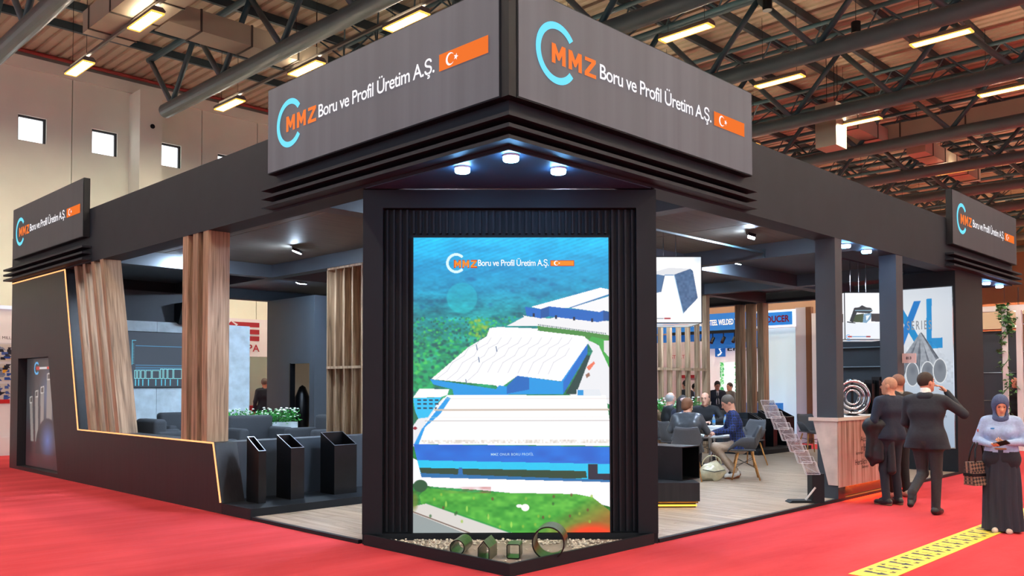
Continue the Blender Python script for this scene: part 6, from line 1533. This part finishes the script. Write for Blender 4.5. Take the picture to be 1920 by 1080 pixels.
    t = thing('booth_fascia', 'beige wooden fascia across the neighbouring booths under the hall roof', 'fascia', (24, 11, 3.9)); MB().box(23.5, 23.7, 4.8, 5.0, 0, 2.9).box(23.5, 23.7, 19.8, 20, 0, 2.9).build('fascia_post', MT['woodpale'], t); MB().box(23.5, 23.7, 4, 20, 2.9, 5.2).build('fascia_board', mat('beige_board', (186, 150, 118), .6), t)
    # far right: white frame booth with ivy
    t = thing('ivy_post', 'white booth post wrapped in green ivy at the right edge', 'post', (19.0, 1.03, 0))
    MB().box(18.96, 19.06, .975, 1.085, 0, 3.68).build('post_shaft', wht, t)
    r = random.Random(12); lf = None
    MB().tube([(19.0+.09*cos(k*.7), 1.03+.09*sin(k*.7), .5+k*.075) for k in range(44)], .01, 5).build('stem', MT['ivy'], t, smooth=True)
    for k in range(240):
        if lf is None:
            pts = [(0, 0, 0), (.035, .01, .008), (.05, .045, .0), (.02, .055, .006), (0, .10, -.012), (-.02, .055, .006), (-.05, .045, 0), (-.035, .01, .008), (0, .045, .016)]
            o = lf = MB().add(pts, [(8, i, (i+1) % 8) for i in range(8)]).build('leaf', MT['ivy'], t, local=True)
        else: o = link_copy(lf, t)
        z = r.choice([r.uniform(2.9, 3.75), r.uniform(.6, 3.75), r.uniform(.6, 3.7)]); wv = .1*sin(z*4.5); a = r.uniform(0, 6.3); d = abs(r.gauss(.10, .05))
        o.location = (d*cos(a), d*sin(a)-wv, z); o.rotation_euler = (r.uniform(-.9, .9), r.uniform(-.9, .9), r.uniform(0, 6.3)); o.scale = (1.25,)*3
    t = thing('aluminium_booth', 'white aluminium booth frame at the right edge behind the ivy post', 'frame', (19.5, .8, 0))
    MB().box(19.1, 19.24, -3, 2.4, 3.56, 3.70).build('frame_beam', wht, t); MB().box(19.1, 19.24, .68, .80, 0, 3.56).build('frame_post', wht, t); MB().box(19.1, 19.24, -1.6, -1.48, 0, 3.56).build('frame_post', wht, t)
    MB().box(19.3, 19.9, .76, .80, 0, 3.5).build('glass_wall', mat('dark_glass', (70, 72, 76), .1), t)
    for z in (1.0, 1.75, 2.5, 3.2): MB().box(19.28, 19.3, -1.5, .68, z, z+.03).build('shelf_edge', MT['chrome'], t)
    MB().box(19.9, 20.0, -3, .66, 0, 3.5).build('grey_panel', mat('grey_panel', (104, 102, 100), .5), t)
    t = thing('booth_wall', 'dark slate booth wall behind the ivy post at the right edge', 'wall', (22, 2.2, 0)); MB().box(21.8, 22, .9, 4.4, 0, 3.2).build('wall_board', mat('slate', (44, 52, 66), .5), t)
    for z in (1.2, 2.0): MB().box(21.78, 21.8, .95, 4.35, z, z+.02).build('joint_line', MT['chrome'], t)
    tagp(MB().box(21.6, 22.2, .85, 4.4, 3.25, 3.75).build('beige_fascia', mat('beige_fascia', (196, 176, 150), .6)), 'beige fascia panel above the dark slate booth wall', 'fascia')
    for k, (y, z, lab) in enumerate(((1.45, 3.35, 'glowing oval lamp left of the ivy post'), (1.12, 3.62, 'glowing lamp right of the ivy post, upper'), (1.10, 3.2, 'glowing lamp right of the ivy post, lower'))):
        q = thing('booth_lamp', lab, 'lamp', (20.6, y, z)); MB().lathe([(.02, 0), (.11, .03), (.11, .06), (.02, .09)], (20.6, y, z), 14).build('lamp_glow', emat('booth_lamp_glow_%d' % k, (255, 240, 200), 6), q)
        MB().tube([(20.6, y, z+.09), (20.6, y, 4.3)], .006, 4).build('hanger_wire', MT['darkmetal'], q)
    q = thing('bar_stool', 'chrome bar stool partly visible at the right end behind the pillar', 'stool', (17.6, 1.0, 0)); MB().lathe([(.02, .05), (.02, .75)], (17.6, 1.0, 0), 10).build('stool_column', MT['chrome'], q); MB().lathe([(.2, 0), (.2, .02), (.03, .05)], (17.6, 1.0, 0), 18).build('stool_base', MT['chrome'], q)
    MB().lathe([(.0, .75), (.19, .76), (.2, .82), (0, .84)], (17.6, 1.0, 0), 18).build('stool_seat', MT['black'], q)
    # open lattice gantry far right under the roof
    tagp(MB().box(40, 59.9, -6, 12, 3.0, 5.5).build('far_booth_block', mat('far_orange_board', (206, 140, 92), .7)), 'warm orange lit far booth block beneath the hall roof at the right', 'booth')
build_booths()
